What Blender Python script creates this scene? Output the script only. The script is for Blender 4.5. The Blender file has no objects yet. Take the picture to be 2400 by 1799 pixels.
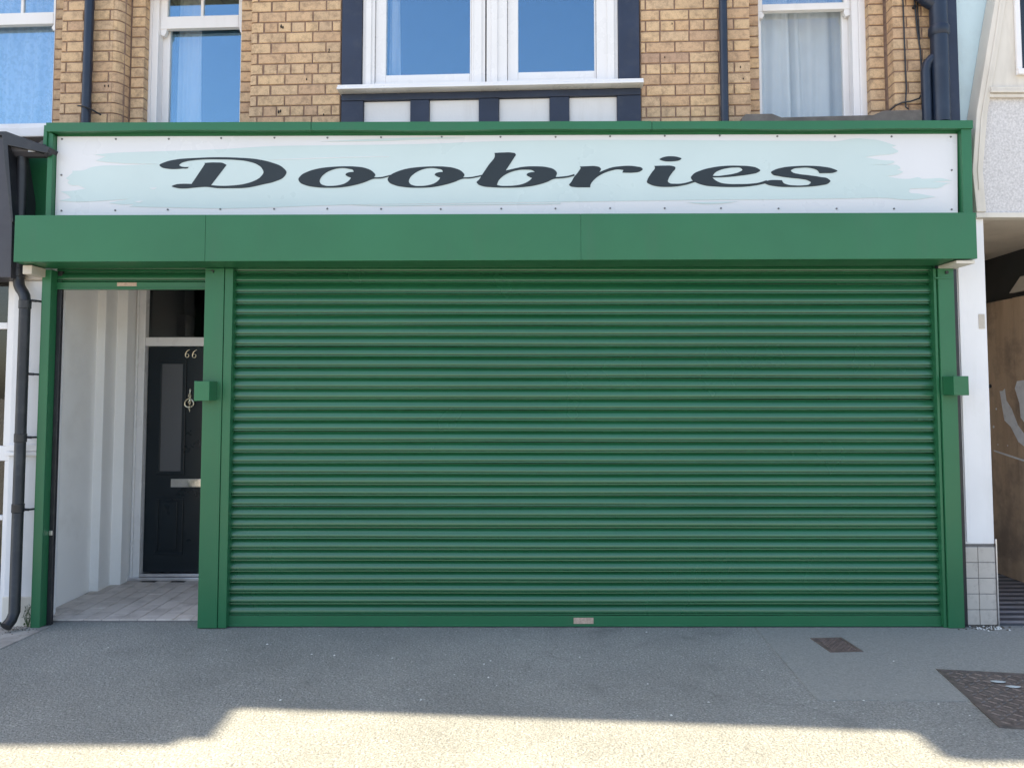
import bpy, bmesh, math, random
from mathutils import Vector, Matrix
random.seed(66)
R = math.radians
scene = bpy.context.scene
COL = scene.collection

# ------------------------------------------------------------------ camera
cam_d = bpy.data.cameras.new('camera')
cam = bpy.data.objects.new('camera', cam_d); COL.objects.link(cam)
cam.location = (0, -5.24, 1.555)
cam.rotation_euler = (R(93.2), 0, 0)
cam_d.sensor_width = 36; cam_d.lens = 27.0; cam_d.shift_y = -0.0323
cam_d.clip_start = 0.05; cam_d.clip_end = 2000
scene.camera = cam

# ------------------------------------------------------------------ light
SUN_EL, SUN_AZ = 55.0, 17.67          # azimuth: degrees from -X towards +Y (behind the terrace, to the left)
sx, sy = -math.cos(R(SUN_AZ)), math.sin(R(SUN_AZ))
sun_dir = Vector((sx*math.cos(R(SUN_EL)), sy*math.cos(R(SUN_EL)), math.sin(R(SUN_EL))))
world = bpy.data.worlds.new('World'); scene.world = world; world.use_nodes = True
wn = world.node_tree.nodes; wn.clear()
sky = wn.new('ShaderNodeTexSky'); sky.sky_type = 'NISHITA'; sky.sun_disc = False
sky.sun_elevation = R(SUN_EL); sky.sun_rotation = math.atan2(sun_dir.x, sun_dir.y)
sky.air_density = 1.0; sky.dust_density = 2.0; sky.ozone_density = 1.0
bg = wn.new('ShaderNodeBackground'); bg.inputs['Strength'].default_value = 0.135
wo = wn.new('ShaderNodeOutputWorld')
world.node_tree.links.new(sky.outputs[0], bg.inputs[0]); world.node_tree.links.new(bg.outputs[0], wo.inputs[0])
sd = bpy.data.lights.new('sun', 'SUN'); sd.energy = 5.0; sd.angle = R(0.53); sd.color = (1.0, 0.89, 0.70)
sun = bpy.data.objects.new('sun', sd); COL.objects.link(sun)
sun.rotation_euler = sun_dir.to_track_quat('Z', 'Y').to_euler(); sun.location = (-8, 6, 14)
vs = scene.view_settings
vs.view_transform = 'Standard'; vs.look = 'None'; vs.exposure = 1.66; vs.gamma = 1.0
vs.use_white_balance = True; vs.white_balance_temperature = 7000; vs.white_balance_tint = 10

# ------------------------------------------------------------------ materials
MAT = {}
def nt(name):
    m = bpy.data.materials.new(name); m.use_nodes = True
    t = m.node_tree; t.nodes.clear()
    out = t.nodes.new('ShaderNodeOutputMaterial')
    b = t.nodes.new('ShaderNodeBsdfPrincipled')
    t.links.new(b.outputs[0], out.inputs[0])
    MAT[name] = m
    return m, t, b, out
def noise(t, vec, scale, detail=4, rough=.55, stretch=None):
    if stretch:
        mp = t.nodes.new('ShaderNodeMapping'); mp.inputs['Scale'].default_value = stretch
        t.links.new(vec, mp.inputs[0]); vec = mp.outputs[0]
    n = t.nodes.new('ShaderNodeTexNoise'); n.inputs['Scale'].default_value = scale
    n.inputs['Detail'].default_value = detail; n.inputs['Roughness'].default_value = rough
    t.links.new(vec, n.inputs['Vector'])
    return n.outputs['Fac']
def ramp(t, fac, stops):
    r = t.nodes.new('ShaderNodeValToRGB')
    while len(r.color_ramp.elements) < len(stops): r.color_ramp.elements.new(.5)
    for e, (p, c) in zip(r.color_ramp.elements, stops):
        e.position = p; e.color = (c, c, c, 1) if isinstance(c, (int, float)) else (*c, 1)
    t.links.new(fac, r.inputs[0])
    return r.outputs[0]
def mix(t, fac, a, b, mode='MIX'):
    m = t.nodes.new('ShaderNodeMix'); m.data_type = 'RGBA'; m.blend_type = mode
    for s, v in ((m.inputs[0], fac), (m.inputs[6], a), (m.inputs[7], b)):
        if hasattr(v, 'links') or hasattr(v, 'is_linked'): t.links.new(v, s)
        elif isinstance(v, (int, float)): s.default_value = v
        else: s.default_value = (*v, 1)
    return m.outputs[2]
def coords(t, kind='Object'):
    return t.nodes.new('ShaderNodeTexCoord').outputs[kind]
def bump(t, b, h, strength, dist):
    n = t.nodes.new('ShaderNodeBump'); n.inputs['Strength'].default_value = strength; n.inputs['Distance'].default_value = dist
    t.links.new(h, n.inputs['Height']); t.links.new(n.outputs[0], b.inputs['Normal'])
    return n
def world_pos(t):
    return t.nodes.new('ShaderNodeNewGeometry').outputs['Position']
def paint(name, base, rough=.4, var=.12, scale=3, dirt=None, dirt_amt=.35, bump_s=.0, bump_scale=60, metallic=0, spec=.5, streak=False):
    """painted or plain surface with uneven tone, faint dirt and fine relief"""
    m, t, b, o = nt(name)
    v = world_pos(t)
    n1 = noise(t, v, scale, 5)
    lo = tuple(c*(1-var) for c in base); hi = tuple(min(1, c*(1+var)) for c in base)
    c = ramp(t, n1, [(.3, lo), (.7, hi)])
    if dirt:
        n2 = noise(t, v, scale*2.3, 7, .65, (1, 1, .18) if streak else None)
        f = ramp(t, n2, [(.52, 0.0), (.78, dirt_amt)])
        c = mix(t, f, c, dirt)
    t.links.new(c, b.inputs['Base Color'])
    rr = ramp(t, noise(t, v, scale*1.7, 4), [(.3, max(.02, rough-.06)), (.7, rough+.08)])
    t.links.new(rr, b.inputs['Roughness'])
    b.inputs['Metallic'].default_value = metallic
    b.inputs['Specular IOR Level'].default_value = spec
    if bump_s:
        bump(t, b, noise(t, v, bump_scale, 4), bump_s, .004)
    return m

GREEN = (.021, .142, .062)
paint('green_paint', GREEN, .34, .08, 1.6, (.045, .125, .07), .45, .20, 3.0, spec=.42, streak=True)
paint('green_slat', (.017, .124, .054), .22, .08, .9, (.03, .115, .062), .3, spec=.8)
paint('dark_green', (.012, .060, .036), .4, .1, 3)
paint('white_paint', (.80, .78, .78), .42, .04, 2.5, (.55, .52, .48), .35, .06, 40, streak=True)
paint('white_render', (.76, .75, .76), .75, .05, 2, (.45, .42, .38), .35, .35, 55, streak=True)
paint('porch_plaster', (.92, .905, .885), .6, .03, 1.2, (.60, .57, .52), .3, .12, 18)
paint('upvc', (.77, .755, .75), .28, .02, 3)
paint("sign_white", (.70, .695, .715), .3, .02, 1.5)
paint('sign_blue', (.545, .645, .645), .3, .03, 1.5)
paint("sign_dark", (.011, .020, .027), .5, .06, 4)
paint('navy_paint', (.010, .019, .040), .35, .15, 4, (.05, .06, .08), .4, .12, 30)
paint('navy_timber', (.016, .026, .056), .5, .15, 4, (.05, .055, .07), .5, .3, 40)
paint('black_plastic', (.016, .017, .022), .42, .2, 5, (.08, .08, .08), .4, .05, 30)
paint('charcoal', (.045, .045, .058), .5, .1, 3, (.09, .09, .1), .3)
paint('door_paint', (.004, .0105, .016), .32, .1, 3, spec=.35)
paint('chrome', (.75, .74, .70), .16, .04, 9, metallic=1)
paint('brass', (.80, .72, .55), .25, .08, 20, metallic=1)
paint('aluminium', (.70, .70, .73), .35, .05, 9, metallic=1)
paint('sticker', (.50, .36, .28), .6, .22, 60, (.26, .17, .12), .6)
paint('cream_paint', (.68, .63, .56), .6, .06, 3, (.36, .32, .27), .45, .2, 30, streak=True)
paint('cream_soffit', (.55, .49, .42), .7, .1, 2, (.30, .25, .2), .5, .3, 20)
paint('roughcast', (.60, .58, .58), .9, .22, 70, (.44, .42, .42), .5, 1.0, 60)
paint('blue_render', (.56, .70, .74), .8, .04, 2, (.42, .5, .52), .4, .3, 40)
paint('plinth_tile', (.50, .455, .41), .3, .08, 5, (.22, .19, .165), .65)
paint('grout', (.16, .15, .145), .9, .2, 20)
paint('slate', (.13, .115, .105), .8, .3, 8, (.28, .26, .22), .5, .5, 30)
paint('flagstone', (.33, .31, .285), .85, .25, 7, (.10, .10, .09), .7, .5, 45)
paint('kerb_stone', (.34, .33, .32), .85, .15, 5, (.15, .14, .13), .5, .4, 50)
paint('interior', (.16, .14, .12), .9, .1, 2)
paint('dark_board', (.03, .033, .036), .5, .2, 3)
paint('iron', (.135, .115, .105), .55, .35, 22, (.17, .13, .105), .6, .5, 90, metallic=.35)
paint('iron_small', (.15, .115, .10), .6, .3, 30, (.17, .12, .095), .6, .6, 110, metallic=.25)
paint('paper', (.80, .80, .82), .8, .1, 9, (.35, .35, .38), .5)
paint('blind', (.50, .45, .36), .7, .1, 3)
paint('gum', (.60, .61, .58), .8, .1, 30)
paint('pale_paint_spot', (.46, .52, .53), .6, .1, 30)
paint('screw_grey', (.16, .16, .17), .5, .1, 20)
paint('soot', (.03, .026, .024), .9, .3, 30)
paint('earth', (.08, .07, .055), .95, .4, 30, (.2, .18, .15), .5, .6, 60)
paint('leaf', (.05, .085, .03), .6, .3, 30)
paint('roof_tile', (.12, .07, .055), .8, .25, 6)
paint('road_asphalt', (.26, .25, .235), .9, .2, 40, bump_s=.4, bump_scale=120)

# buff brick: tone changes from brick to brick, sooty mottling on the faces
m, t, b, o = nt('brick')
oi = t.nodes.new('ShaderNodeObjectInfo')
v = world_pos(t)
tone = ramp(t, oi.outputs['Random'], [(0, (.64, .445, .265)), (.25, (.60, .425, .275)), (.5, (.67, .465, .275)), (.72, (.58, .39, .245)), (.90, (.61, .40, .235)), (.97, (.54, .36, .235)), (1, (.46, .30, .21))])
mot = ramp(t, noise(t, v, 21, 7, .72), [(.46, 0), (.66, .75)])
c = mix(t, mot, tone, (.30, .20, .13))
fine = ramp(t, noise(t, v, 160, 3, .6), [(.35, .86), (.65, 1.08)])
c = mix(t, 1.0, c, fine, 'MULTIPLY')
soot = ramp(t, noise(t, v, 3.1, 5, .6, (1, 1, .35)), [(.52, 0), (.78, .5)])
c = mix(t, soot, c, (.16, .12, .09))
t.links.new(c, b.inputs['Base Color']); b.inputs['Roughness'].default_value = .78
b.inputs['Specular IOR Level'].default_value = .25
bump(t, b, noise(t, v, 120, 5, .65), .35, .004)
paint('mortar', (.25, .165, .125), .95, .25, 30, (.2, .15, .11), .4, .5, 90)

# upper storeys, out of the picture: coursed brick as pattern only
m, t, b, o = nt('brick_far')
bt = t.nodes.new('ShaderNodeTexBrick'); bt.inputs['Scale'].default_value = 1
bt.inputs['Brick Width'].default_value = .205; bt.inputs['Row Height'].default_value = .079; bt.inputs['Mortar Size'].default_value = .005
bt.inputs['Color1'].default_value = (.5, .33, .18, 1); bt.inputs['Color2'].default_value = (.43, .28, .165, 1); bt.inputs['Mortar'].default_value = (.12, .07, .05, 1)
mp = t.nodes.new('ShaderNodeMapping'); mp.inputs['Rotation'].default_value = (R(90), 0, 0)
t.links.new(coords(t), mp.inputs[0]); t.links.new(mp.outputs[0], bt.inputs[0]); t.links.new(bt.outputs[0], b.inputs['Base Color'])
b.inputs['Roughness'].default_value = .8

# asphalt pavement: stone grain, worn and patched tones, pale specks
m, t, b, o = nt('asphalt')
v = world_pos(t)
big = noise(t, v, .9, 5, .6)
c = ramp(t, big, [(.3, (.222, .228, .214)), (.7, (.308, .315, .294))])
gr = noise(t, v, 95, 3, .7)
c = mix(t, 1.0, c, ramp(t, gr, [(.3, .55), (.5, 1.0), (.72, 1.5)]), 'MULTIPLY')
st = ramp(t, noise(t, v, 5, 6, .7), [(.55, 0), (.8, .35)])
c = mix(t, st, c, (.142, .150, .138))
vo = t.nodes.new('ShaderNodeTexVoronoi'); vo.inputs['Scale'].default_value = 9; vo.inputs['Randomness'].default_value = 1
t.links.new(v, vo.inputs['Vector'])
spot = ramp(t, vo.outputs['Distance'], [(.045, 1.0), (.075, 0)])
sep = t.nodes.new('ShaderNodeSeparateColor'); t.links.new(vo.outputs['Color'], sep.inputs[0])
pick = ramp(t, sep.outputs[0], [(.70, 0), (.73, .7)])
mm = t.nodes.new('ShaderNodeMath'); mm.operation = 'MULTIPLY'; t.links.new(spot, mm.inputs[0]); t.links.new(pick, mm.inputs[1])
c = mix(t, mm.outputs[0], c, (.42, .43, .41))
ston = t.nodes.new('ShaderNodeTexVoronoi'); ston.inputs['Scale'].default_value = 105; t.links.new(v, ston.inputs['Vector'])
sps = t.nodes.new('ShaderNodeSeparateColor'); t.links.new(ston.outputs['Color'], sps.inputs[0])
c = mix(t, 1.0, c, ramp(t, sps.outputs[0], [(0, .84), (.6, 1.0), (.93, 1.05), (1, 1.35)]), 'MULTIPLY')
crk = t.nodes.new('ShaderNodeTexVoronoi'); crk.feature = 'DISTANCE_TO_EDGE'; crk.inputs['Scale'].default_value = .55
wv = t.nodes.new('ShaderNodeVectorMath'); wv.operation = 'ADD'
wn_ = t.nodes.new('ShaderNodeTexNoise'); wn_.inputs['Scale'].default_value = 4; wn_.inputs['Detail'].default_value = 6
ws = t.nodes.new('ShaderNodeVectorMath'); ws.operation = 'SCALE'; ws.inputs['Scale'].default_value = .35
t.links.new(v, wn_.inputs['Vector']); t.links.new(wn_.outputs['Color'], ws.inputs[0]); t.links.new(v, wv.inputs[0]); t.links.new(ws.outputs[0], wv.inputs[1]); t.links.new(wv.outputs[0], crk.inputs['Vector'])
cm = t.nodes.new('ShaderNodeMath'); cm.operation = 'MULTIPLY'
t.links.new(ramp(t, crk.outputs['Distance'], [(.0, .35), (.004, 0)]), cm.inputs[0]); t.links.new(ramp(t, noise(t, v, 1.1, 3), [(.48, 0), (.6, 1)]), cm.inputs[1])
c = mix(t, cm.outputs[0], c, (.07, .07, .068))
oil = ramp(t, noise(t, v, 2.4, 7, .7), [(.56, 0), (.74, .45)])
c = mix(t, oil, c, (.12, .125, .12))
t.links.new(c, b.inputs['Base Color']); b.inputs['Roughness'].default_value = .85; b.inputs['Specular IOR Level'].default_value = .3
ad = t.nodes.new('ShaderNodeMath'); ad.operation = 'ADD'
t.links.new(gr, ad.inputs[0]); t.links.new(noise(t, v, 40, 3, .6), ad.inputs[1])
bump(t, b, ad.outputs[0], .9, .012)

# porch floor tiles
m, t, b, o = nt('floor_tile')
oi = t.nodes.new('ShaderNodeObjectInfo'); v = world_pos(t)
c = ramp(t, oi.outputs['Random'], [(0, (.54, .475, .43)), (.5, (.61, .54, .49)), (1, (.66, .59, .54))])
c = mix(t, ramp(t, noise(t, v, 7, 6, .65), [(.48, 0), (.75, .6)]), c, (.17, .14, .12))
t.links.new(c, b.inputs['Base Color']); b.inputs['Roughness'].default_value = .6
bump(t, b, noise(t, v, 50, 4), .25, .003)

# plywood, weathered and stained
m, t, b, o = nt('plywood')
v = world_pos(t)
c = ramp(t, noise(t, v, 9, 6, .6, (1, 1, .12)), [(.3, (.48, .33, .22)), (.7, (.64, .46, .32))])
c = mix(t, ramp(t, noise(t, v, 2.2, 7, .65), [(.45, 0), (.62, .8)]), c, (.24, .18, .14))
t.links.new(c, b.inputs['Base Color']); b.inputs['Roughness'].default_value = .8
bump(t, b, noise(t, v, 60, 4, .6, (1, 1, .1)), .2, .003)

# striped floor of the porch next door
m, t, b, o = nt('stripe_tile')
v = world_pos(t)
w = t.nodes.new('ShaderNodeTexWave'); w.inputs['Scale'].default_value = 2.6; w.bands_direction = 'Y'; w.inputs['Distortion'].default_value = 0
t.links.new(v, w.inputs['Vector'])
c = ramp(t, w.outputs['Fac'], [(.45, (.05, .055, .07)), (.55, (.30, .29, .30))])
c = mix(t, ramp(t, noise(t, v, 6, 6), [(.45, 0), (.7, .5)]), c, (.12, .11, .10))
t.links.new(c, b.inputs['Base Color']); b.inputs['Roughness'].default_value = .5

# window glass: a sheet that mirrors by angle and otherwise lets light through
def glass(name, r0, tint, refl=(1, 1, 1)):
    m = bpy.data.materials.new(name); m.use_nodes = True; t = m.node_tree; t.nodes.clear(); MAT[name] = m
    out = t.nodes.new('ShaderNodeOutputMaterial'); mx = t.nodes.new('ShaderNodeMixShader')
    lw = t.nodes.new('ShaderNodeLayerWeight'); lw.inputs['Blend'].default_value = .5
    pw = t.nodes.new('ShaderNodeMath'); pw.operation = 'POWER'; pw.inputs[1].default_value = 5; t.links.new(lw.outputs['Facing'], pw.inputs[0])
    fr = t.nodes.new('ShaderNodeMath'); fr.operation = 'MULTIPLY_ADD'; fr.inputs[1].default_value = 1-r0; fr.inputs[2].default_value = r0; t.links.new(pw.outputs[0], fr.inputs[0])
    tr = t.nodes.new('ShaderNodeBsdfTransparent'); tr.inputs[0].default_value = (*tint, 1)
    gl = t.nodes.new('ShaderNodeBsdfGlossy'); gl.inputs['Roughness'].default_value = .015; gl.inputs[0].default_value = (*refl, 1)
    n = t.nodes.new('ShaderNodeBump'); n.inputs['Strength'].default_value = .05; n.inputs['Distance'].default_value = .01
    t.links.new(noise(t, world_pos(t), 2.5, 1), n.inputs['Height']); t.links.new(n.outputs[0], gl.inputs['Normal'])
    t.links.new(fr.outputs[0], mx.inputs[0]); t.links.new(tr.outputs[0], mx.inputs[1]); t.links.new(gl.outputs[0], mx.inputs[2])
    t.links.new(mx.outputs[0], out.inputs[0])
glass('window_glass', .25, (.97, .98, .98), (.41, .70, .94))  # blue put into the gloss colour to deepen the mirrored sky
glass('clear_glass', .07, (.97, .98, .98), (.7, .88, 1.0))  # gloss tinted faintly blue for the mirrored sky
glass('dark_glass', .06, (.30, .32, .33))
# frosted door light
paint('frosted', (.075, .078, .085), .38, .05, 1)

def cloth(name, base, lace=False):
    m, t, b, o = nt(name)
    v = world_pos(t)
    c = ramp(t, noise(t, v, 4, 4), [(.3, tuple(x*.9 for x in base)), (.7, base)])
    if lace:
        c = mix(t, ramp(t, noise(t, v, 22, 3, .5, (1, 1, .10)), [(.42, .0), (.62, .4)]), c, tuple(x*.5 for x in base))  # vertical dark streaks paint in the light and shade of folds
        c = mix(t, ramp(t, noise(t, v, 34, 2, .5, (1, 1, .8)), [(.5, .0), (.56, .38)]), c, tuple(x*.42 for x in base))
    t.links.new(c, b.inputs['Base Color']); b.inputs['Roughness'].default_value = .9
    tl = t.nodes.new('ShaderNodeBsdfTranslucent'); t.links.new(c, tl.inputs[0])
    ms = t.nodes.new('ShaderNodeMixShader'); ms.inputs[0].default_value = .3
    t.links.new(b.outputs[0], ms.inputs[1]); t.links.new(tl.outputs[0], ms.inputs[2]); t.links.new(ms.outputs[0], o.inputs[0])
cloth('lace', (.78, .80, .82), True)
cloth('curtain', (.92, .92, .90))
cloth('curtain_stain', (.72, .72, .58))

# ------------------------------------------------------------------ helpers
class MB:
    def __init__(s): s.v = []; s.f = []
    def add(s, vs, fs):
        n = len(s.v); s.v += [tuple(p) for p in vs]; s.f += [tuple(i+n for i in f) for f in fs]; return s
    def box(s, x0, x1, y0, y1, z0, z1):
        return s.add([(x0,y0,z0),(x1,y0,z0),(x1,y1,z0),(x0,y1,z0),(x0,y0,z1),(x1,y0,z1),(x1,y1,z1),(x0,y1,z1)],
                     [(0,3,2,1),(4,5,6,7),(0,1,5,4),(1,2,6,5),(2,3,7,6),(3,0,4,7)])
    def prism_z(s, plan, z0, z1):           # plan: (x, y) counter-clockwise seen from above
        n = len(plan)
        return s.add([(x,y,z0) for x,y in plan]+[(x,y,z1) for x,y in plan],
                     [tuple(range(n-1,-1,-1)), tuple(range(n,2*n))]+[(i,(i+1)%n,n+(i+1)%n,n+i) for i in range(n)])
    def prism_y(s, face, y0, y1):           # face: (x, z) counter-clockwise seen from the street
        n = len(face)
        return s.add([(x,y0,z) for x,z in face]+[(x,y1,z) for x,z in face],
                     [tuple(range(n)), tuple(range(2*n-1,n-1,-1))]+[((i+1)%n,i,n+i,n+(i+1)%n) for i in range(n)])
    def prism_x(s, prof, x0, x1):           # prof: (y, z)
        n = len(prof)
        return s.add([(x0,y,z) for y,z in prof]+[(x1,y,z) for y,z in prof],
                     [tuple(range(n)), tuple(range(2*n-1,n-1,-1))]+[((i+1)%n,i,n+i,n+(i+1)%n) for i in range(n)])
    def tube(s, path, r, seg=12, caps=True):
        pts = [Vector(p) for p in path]; rs = r if isinstance(r, (list, tuple)) else [r]*len(pts)
        rings = []; up = None
        for i, p in enumerate(pts):
            d = (pts[min(i+1, len(pts)-1)]-pts[max(i-1, 0)]).normalized()
            if up is None: up = d.orthogonal().normalized()
            up = (up-d*up.dot(d)).normalized(); w = d.cross(up)
            rings.append([p+(up*math.cos(2*math.pi*k/seg)+w*math.sin(2*math.pi*k/seg))*rs[i] for k in range(seg)])
        n = len(rings); fs = []
        for i in range(n-1):
            for k in range(seg):
                a, b_ = i*seg+k, i*seg+(k+1) % seg
                fs.append((a, b_, b_+seg, a+seg))
        if caps: fs += [tuple(range(seg-1, -1, -1)), tuple(range((n-1)*seg, n*seg))]
        return s.add([q for r_ in rings for q in r_], fs)
    def mesh(s, name):
        me = bpy.data.meshes.new(name); me.from_pydata(s.v, [], s.f); me.update()
        return me
    def build(s, name, mat, parent=None, bev=0, smooth=None, loc=None, rotz=None):
        me = s.mesh(name)
        bm = bmesh.new(); bm.from_mesh(me)
        bmesh.ops.recalc_face_normals(bm, faces=bm.faces)
        if bev:
            bmesh.ops.bevel(bm, geom=[e for e in bm.edges if len(e.link_faces) == 2 and e.calc_face_angle(0) > .5],
                            offset=bev, segments=2, profile=.6, affect='EDGES', clamp_overlap=True)
        bm.to_mesh(me); bm.free()
        if smooth is not None:
            for p in me.polygons: p.use_smooth = True
            me.set_sharp_from_angle(angle=R(smooth))
        return link(name, me, mat, parent, loc, rotz)
def link(name, me, mat, parent=None, loc=None, rotz=None):
    if mat and not me.materials: me.materials.append(MAT[mat])
    o = bpy.data.objects.new(name, me); COL.objects.link(o)
    if parent: o.parent = parent
    if loc: o.location = loc
    if rotz: o.rotation_euler = (0, 0, rotz)
    return o
def empty(name, loc=(0, 0, 0), rotz=0):
    o = bpy.data.objects.new(name, None); COL.objects.link(o); o.location = loc; o.rotation_euler = (0, 0, rotz); o.empty_display_size = .2
    return o
def tag(o, label=None, cat=None, group=None, kind=None):
    if label: o['label'] = label
    if cat: o['category'] = cat
    if group: o['group'] = group
    if kind: o['kind'] = kind
    return o
def arc(cx, cy, rx, ry, a0, a1, n):
    return [(cx+rx*math.cos(R(a0+(a1-a0)*i/n)), cy+ry*math.sin(R(a0+(a1-a0)*i/n))) for i in range(n+1)]

# the upper front stands at a slight angle to the shopfront: local x along it, local y into the building
WALL_LOC, WALL_ROT = (0, .22, 0), R(-3.12)
def on_wall(s, d, z):
    c, q = math.cos(WALL_ROT), math.sin(WALL_ROT)
    return (s*c-d*q, .22+s*q+d*c, z)

# ================================================================== the setting
tag(MB().add([(-300,-300,-.12),(300,-300,-.12),(300,300,-.12),(-300,300,-.12)], [(0,1,2,3)]).build('road', 'road_asphalt'), 'grey asphalt street running along the shopfronts', kind='structure')
tag(MB().box(-60, 60, -4.0, 12, -.3, 0).build('pavement', 'asphalt'), 'dark asphalt footway in front of the shop, sunlit at its outer edge', kind='structure')
for i in range(28):
    k = MB().box(-12.9+i*.92, -12.9+i*.92+.912, -4.15, -4.003, -.3, .004).build('kerb', 'kerb_stone', bev=.012)
    tag(k, 'pale kerb stone along the outer edge of the footway', kind='structure')
paint('asphalt_smooth', (.242, .250, .234), .85, .22, 95, (.17, .18, .172), .5, .8, 110)
tag(MB().prism_z([(1.62,-.03),(1.55,-1.24),(6,-1.33),(6,-.03)], -.05, .004).build('trench_patch', 'asphalt_smooth'), 'smoother grey patch of newer asphalt in front of the shutter', kind='structure')

# ================================================================== the shop building
shop = tag(empty('shop_building', (0, 1.0, 0)), 'buff brick terraced shop with green shopfront and navy timber bay above', 'building')
SHOFF = (0, -1.0, 0)
def sp(mb, name, mat, parent=shop, **k):            # a part given in street coordinates
    return mb.build(name, mat, parent, loc=SHOFF, **k)
def wp(mb, name, mat, parent=shop, **k):            # a part of the upper front, given along the wall
    return mb.build(name, mat, parent, loc=(0, WALL_LOC[1]-1.0, 0), rotz=WALL_ROT, **k)

# ---- brickwork -----------------------------------------------------
Z0, Z1 = 3.30, 4.70
def pier(plan): return wp(MB().prism_z(plan, Z0, Z1), 'brick_pier', 'mortar')
pier_a = pier([(-3.54,.128),(-3.40,.128),(-3.40,.014),(-3.385,.007),(-3.00,.007),(-2.965,.022),(-2.938,.06),(-2.932,.128),(-2.822,.128),(-2.822,.30),(-3.54,.30)])
pier_b = pier([(-2.068,.128),(-1.94,.128),(-1.94,.02),(-1.925,.007),(-1.262,.007),(-1.262,.30),(-2.068,.30)])
pier_c = pier([(.925,.007),(1.702,.007),(1.702,.128),(1.80,.128),(1.80,.30),(.925,.30)])
pier_d = pier([(2.592,.128),(2.708,.128),(2.708,.007),(3.13,.007),(3.13,.30),(2.592,.30)])
brickwall = pier_a
CP, J = .0792, .0102
cache = {}
def brick(s0, s1, z, d=0.0, depth=.1, ch=1):
    w = round(s1-s0-J, 3)
    if w < .012: return
    key = (w, depth)
    if key not in cache:
        h = CP-J; c = .003
        m_ = MB().add([(0,depth,0),(w,depth,0),(w,depth,h),(0,depth,h),(0,c,0),(w,c,0),(w,c,h),(0,c,h),(c,0,c),(w-c,0,c),(w-c,0,h-c),(c,0,h-c)],
                      [(8,9,10,11),(4,5,9,8),(5,6,10,9),(6,7,11,10),(7,4,8,11),(0,1,5,4),(1,2,6,5),(2,3,7,6),(3,0,4,7),(3,2,1,0)])
        cache[key] = m_.mesh('brick')
    b_ = link('brick', cache[key], 'brick', brickwall, (s0+J/2, d+random.uniform(-.002, .0015), z+J/2))
    b_.rotation_euler = (random.uniform(-.006, .006), 0, random.uniform(-.004, .004))
def shaped(key, plan, z):
    if key not in cache:
        me = MB().prism_z(plan, 0, CP-J).mesh('brick')
        cache[key] = me
    link('brick', cache[key], 'brick', brickwall, (random.uniform(-.001, .001), random.uniform(-.0015, .001), z+J/2))
def course(s0, s1, z, pitch, off, first=None):
    x = s0-off if first is None else s0
    cuts = [s0]
    if first: cuts.append(s0+first); x = s0+first
    while x+pitch < s1-.02:
        x += pitch
        if x > s0+.02: cuts.append(x)
    cuts.append(s1)
    for a, b_ in zip(cuts, cuts[1:]): brick(a, b_, z)
# left pier: rounded outer order on its right side, square inner order by the sash
bull = [(-2.997,.12),(-2.997,0)]+[(-2.997+.066*math.sin(R(a)), .118*(1-math.cos(R(a)))) for a in (20,38,52,64,74,83,90)]
zb = 4.437-CP*12
for k in range(15):
    z = zb+k*CP
    even = k % 2
    brick(-3.535, -3.41, z, .12)
    course(-3.402, -2.994, z, .205, 0, first=(.17 if even else .045) )
    if k >= 1: shaped('bull', bull, z)
    else: brick(-2.994, -2.935, z)
    brick(-2.926, -2.815, z, .12)
# pier between the left sash and the timber bay
def small(e): return [(-1.948,.1),(-1.948,.03),(-1.944,.014),(-1.934,.004),(-1.918,0),(e-J,0),(e-J,.1)]
zb = 4.385-CP*12; brickwall = pier_b
for k in range(16):
    z = zb+k*CP
    t4 = (k+1) % 4
    brick(-2.072, -1.955, z, .12)
    e = -1.842 if t4 == 3 else -1.886 if t4 in (0, 2) else -1.786
    if k > 2: shaped('small%d' % t4, small(e), z)
    else: brick(-1.952, e, z)
    course(e, -1.262, z, .1025 if t4 == 3 else .205, 0)
# pier between the timber bay and the right-hand sash
zb = 4.322-CP*11; brickwall = pier_c
for k in range(16):
    z = zb+k*CP
    t4 = (k+2) % 4
    if t4 == 3: course(.926, 1.71, z, .1045, 0, first=.04)
    elif t4 == 1: course(.926, 1.71, z, .208, 0, first=.04)
    else: course(.926, 1.71, z, .208, 0, first=.142)
    brick(1.722, 1.806, z, .12)
# right-hand pier
zb = 4.303-CP*11; brickwall = pier_d
for k in range(16):
    z = zb+k*CP
    brick(2.585, 2.698, z, .12)
    if k % 2: course(2.701, 3.13, z, .205, 0, first=.10)
    else: course(2.701, 3.13, z, .205, 0)
# drilled holes, rust stains and old plugs left in the brick faces
for pr, s_, z_, r_ in ((pier_b,-1.700,4.262,.010),(pier_b,-1.714,4.270,.012),(pier_b,-1.350,4.085,.007),(pier_b,-1.352,4.068,.006),(pier_b,-1.516,3.867,.008),(pier_b,-1.722,3.625,.010),(pier_b,-1.708,3.632,.009),(pier_b,-1.385,3.60,.007),
                       (pier_c,1.636,3.885,.007),(pier_c,1.655,3.80,.006),(pier_c,1.156,4.215,.006),(pier_c,1.10,3.97,.006),(pier_a,-3.05,3.85,.008),(pier_a,-3.022,3.85,.008)):
    MB().tube([(s_,.002,z_-r_),(s_,-.0035,z_),(s_,.002,z_+r_*1.6)], [r_*.3, r_*.65, r_*.3], 7).build('fixing_hole', 'soot', pr)
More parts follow.
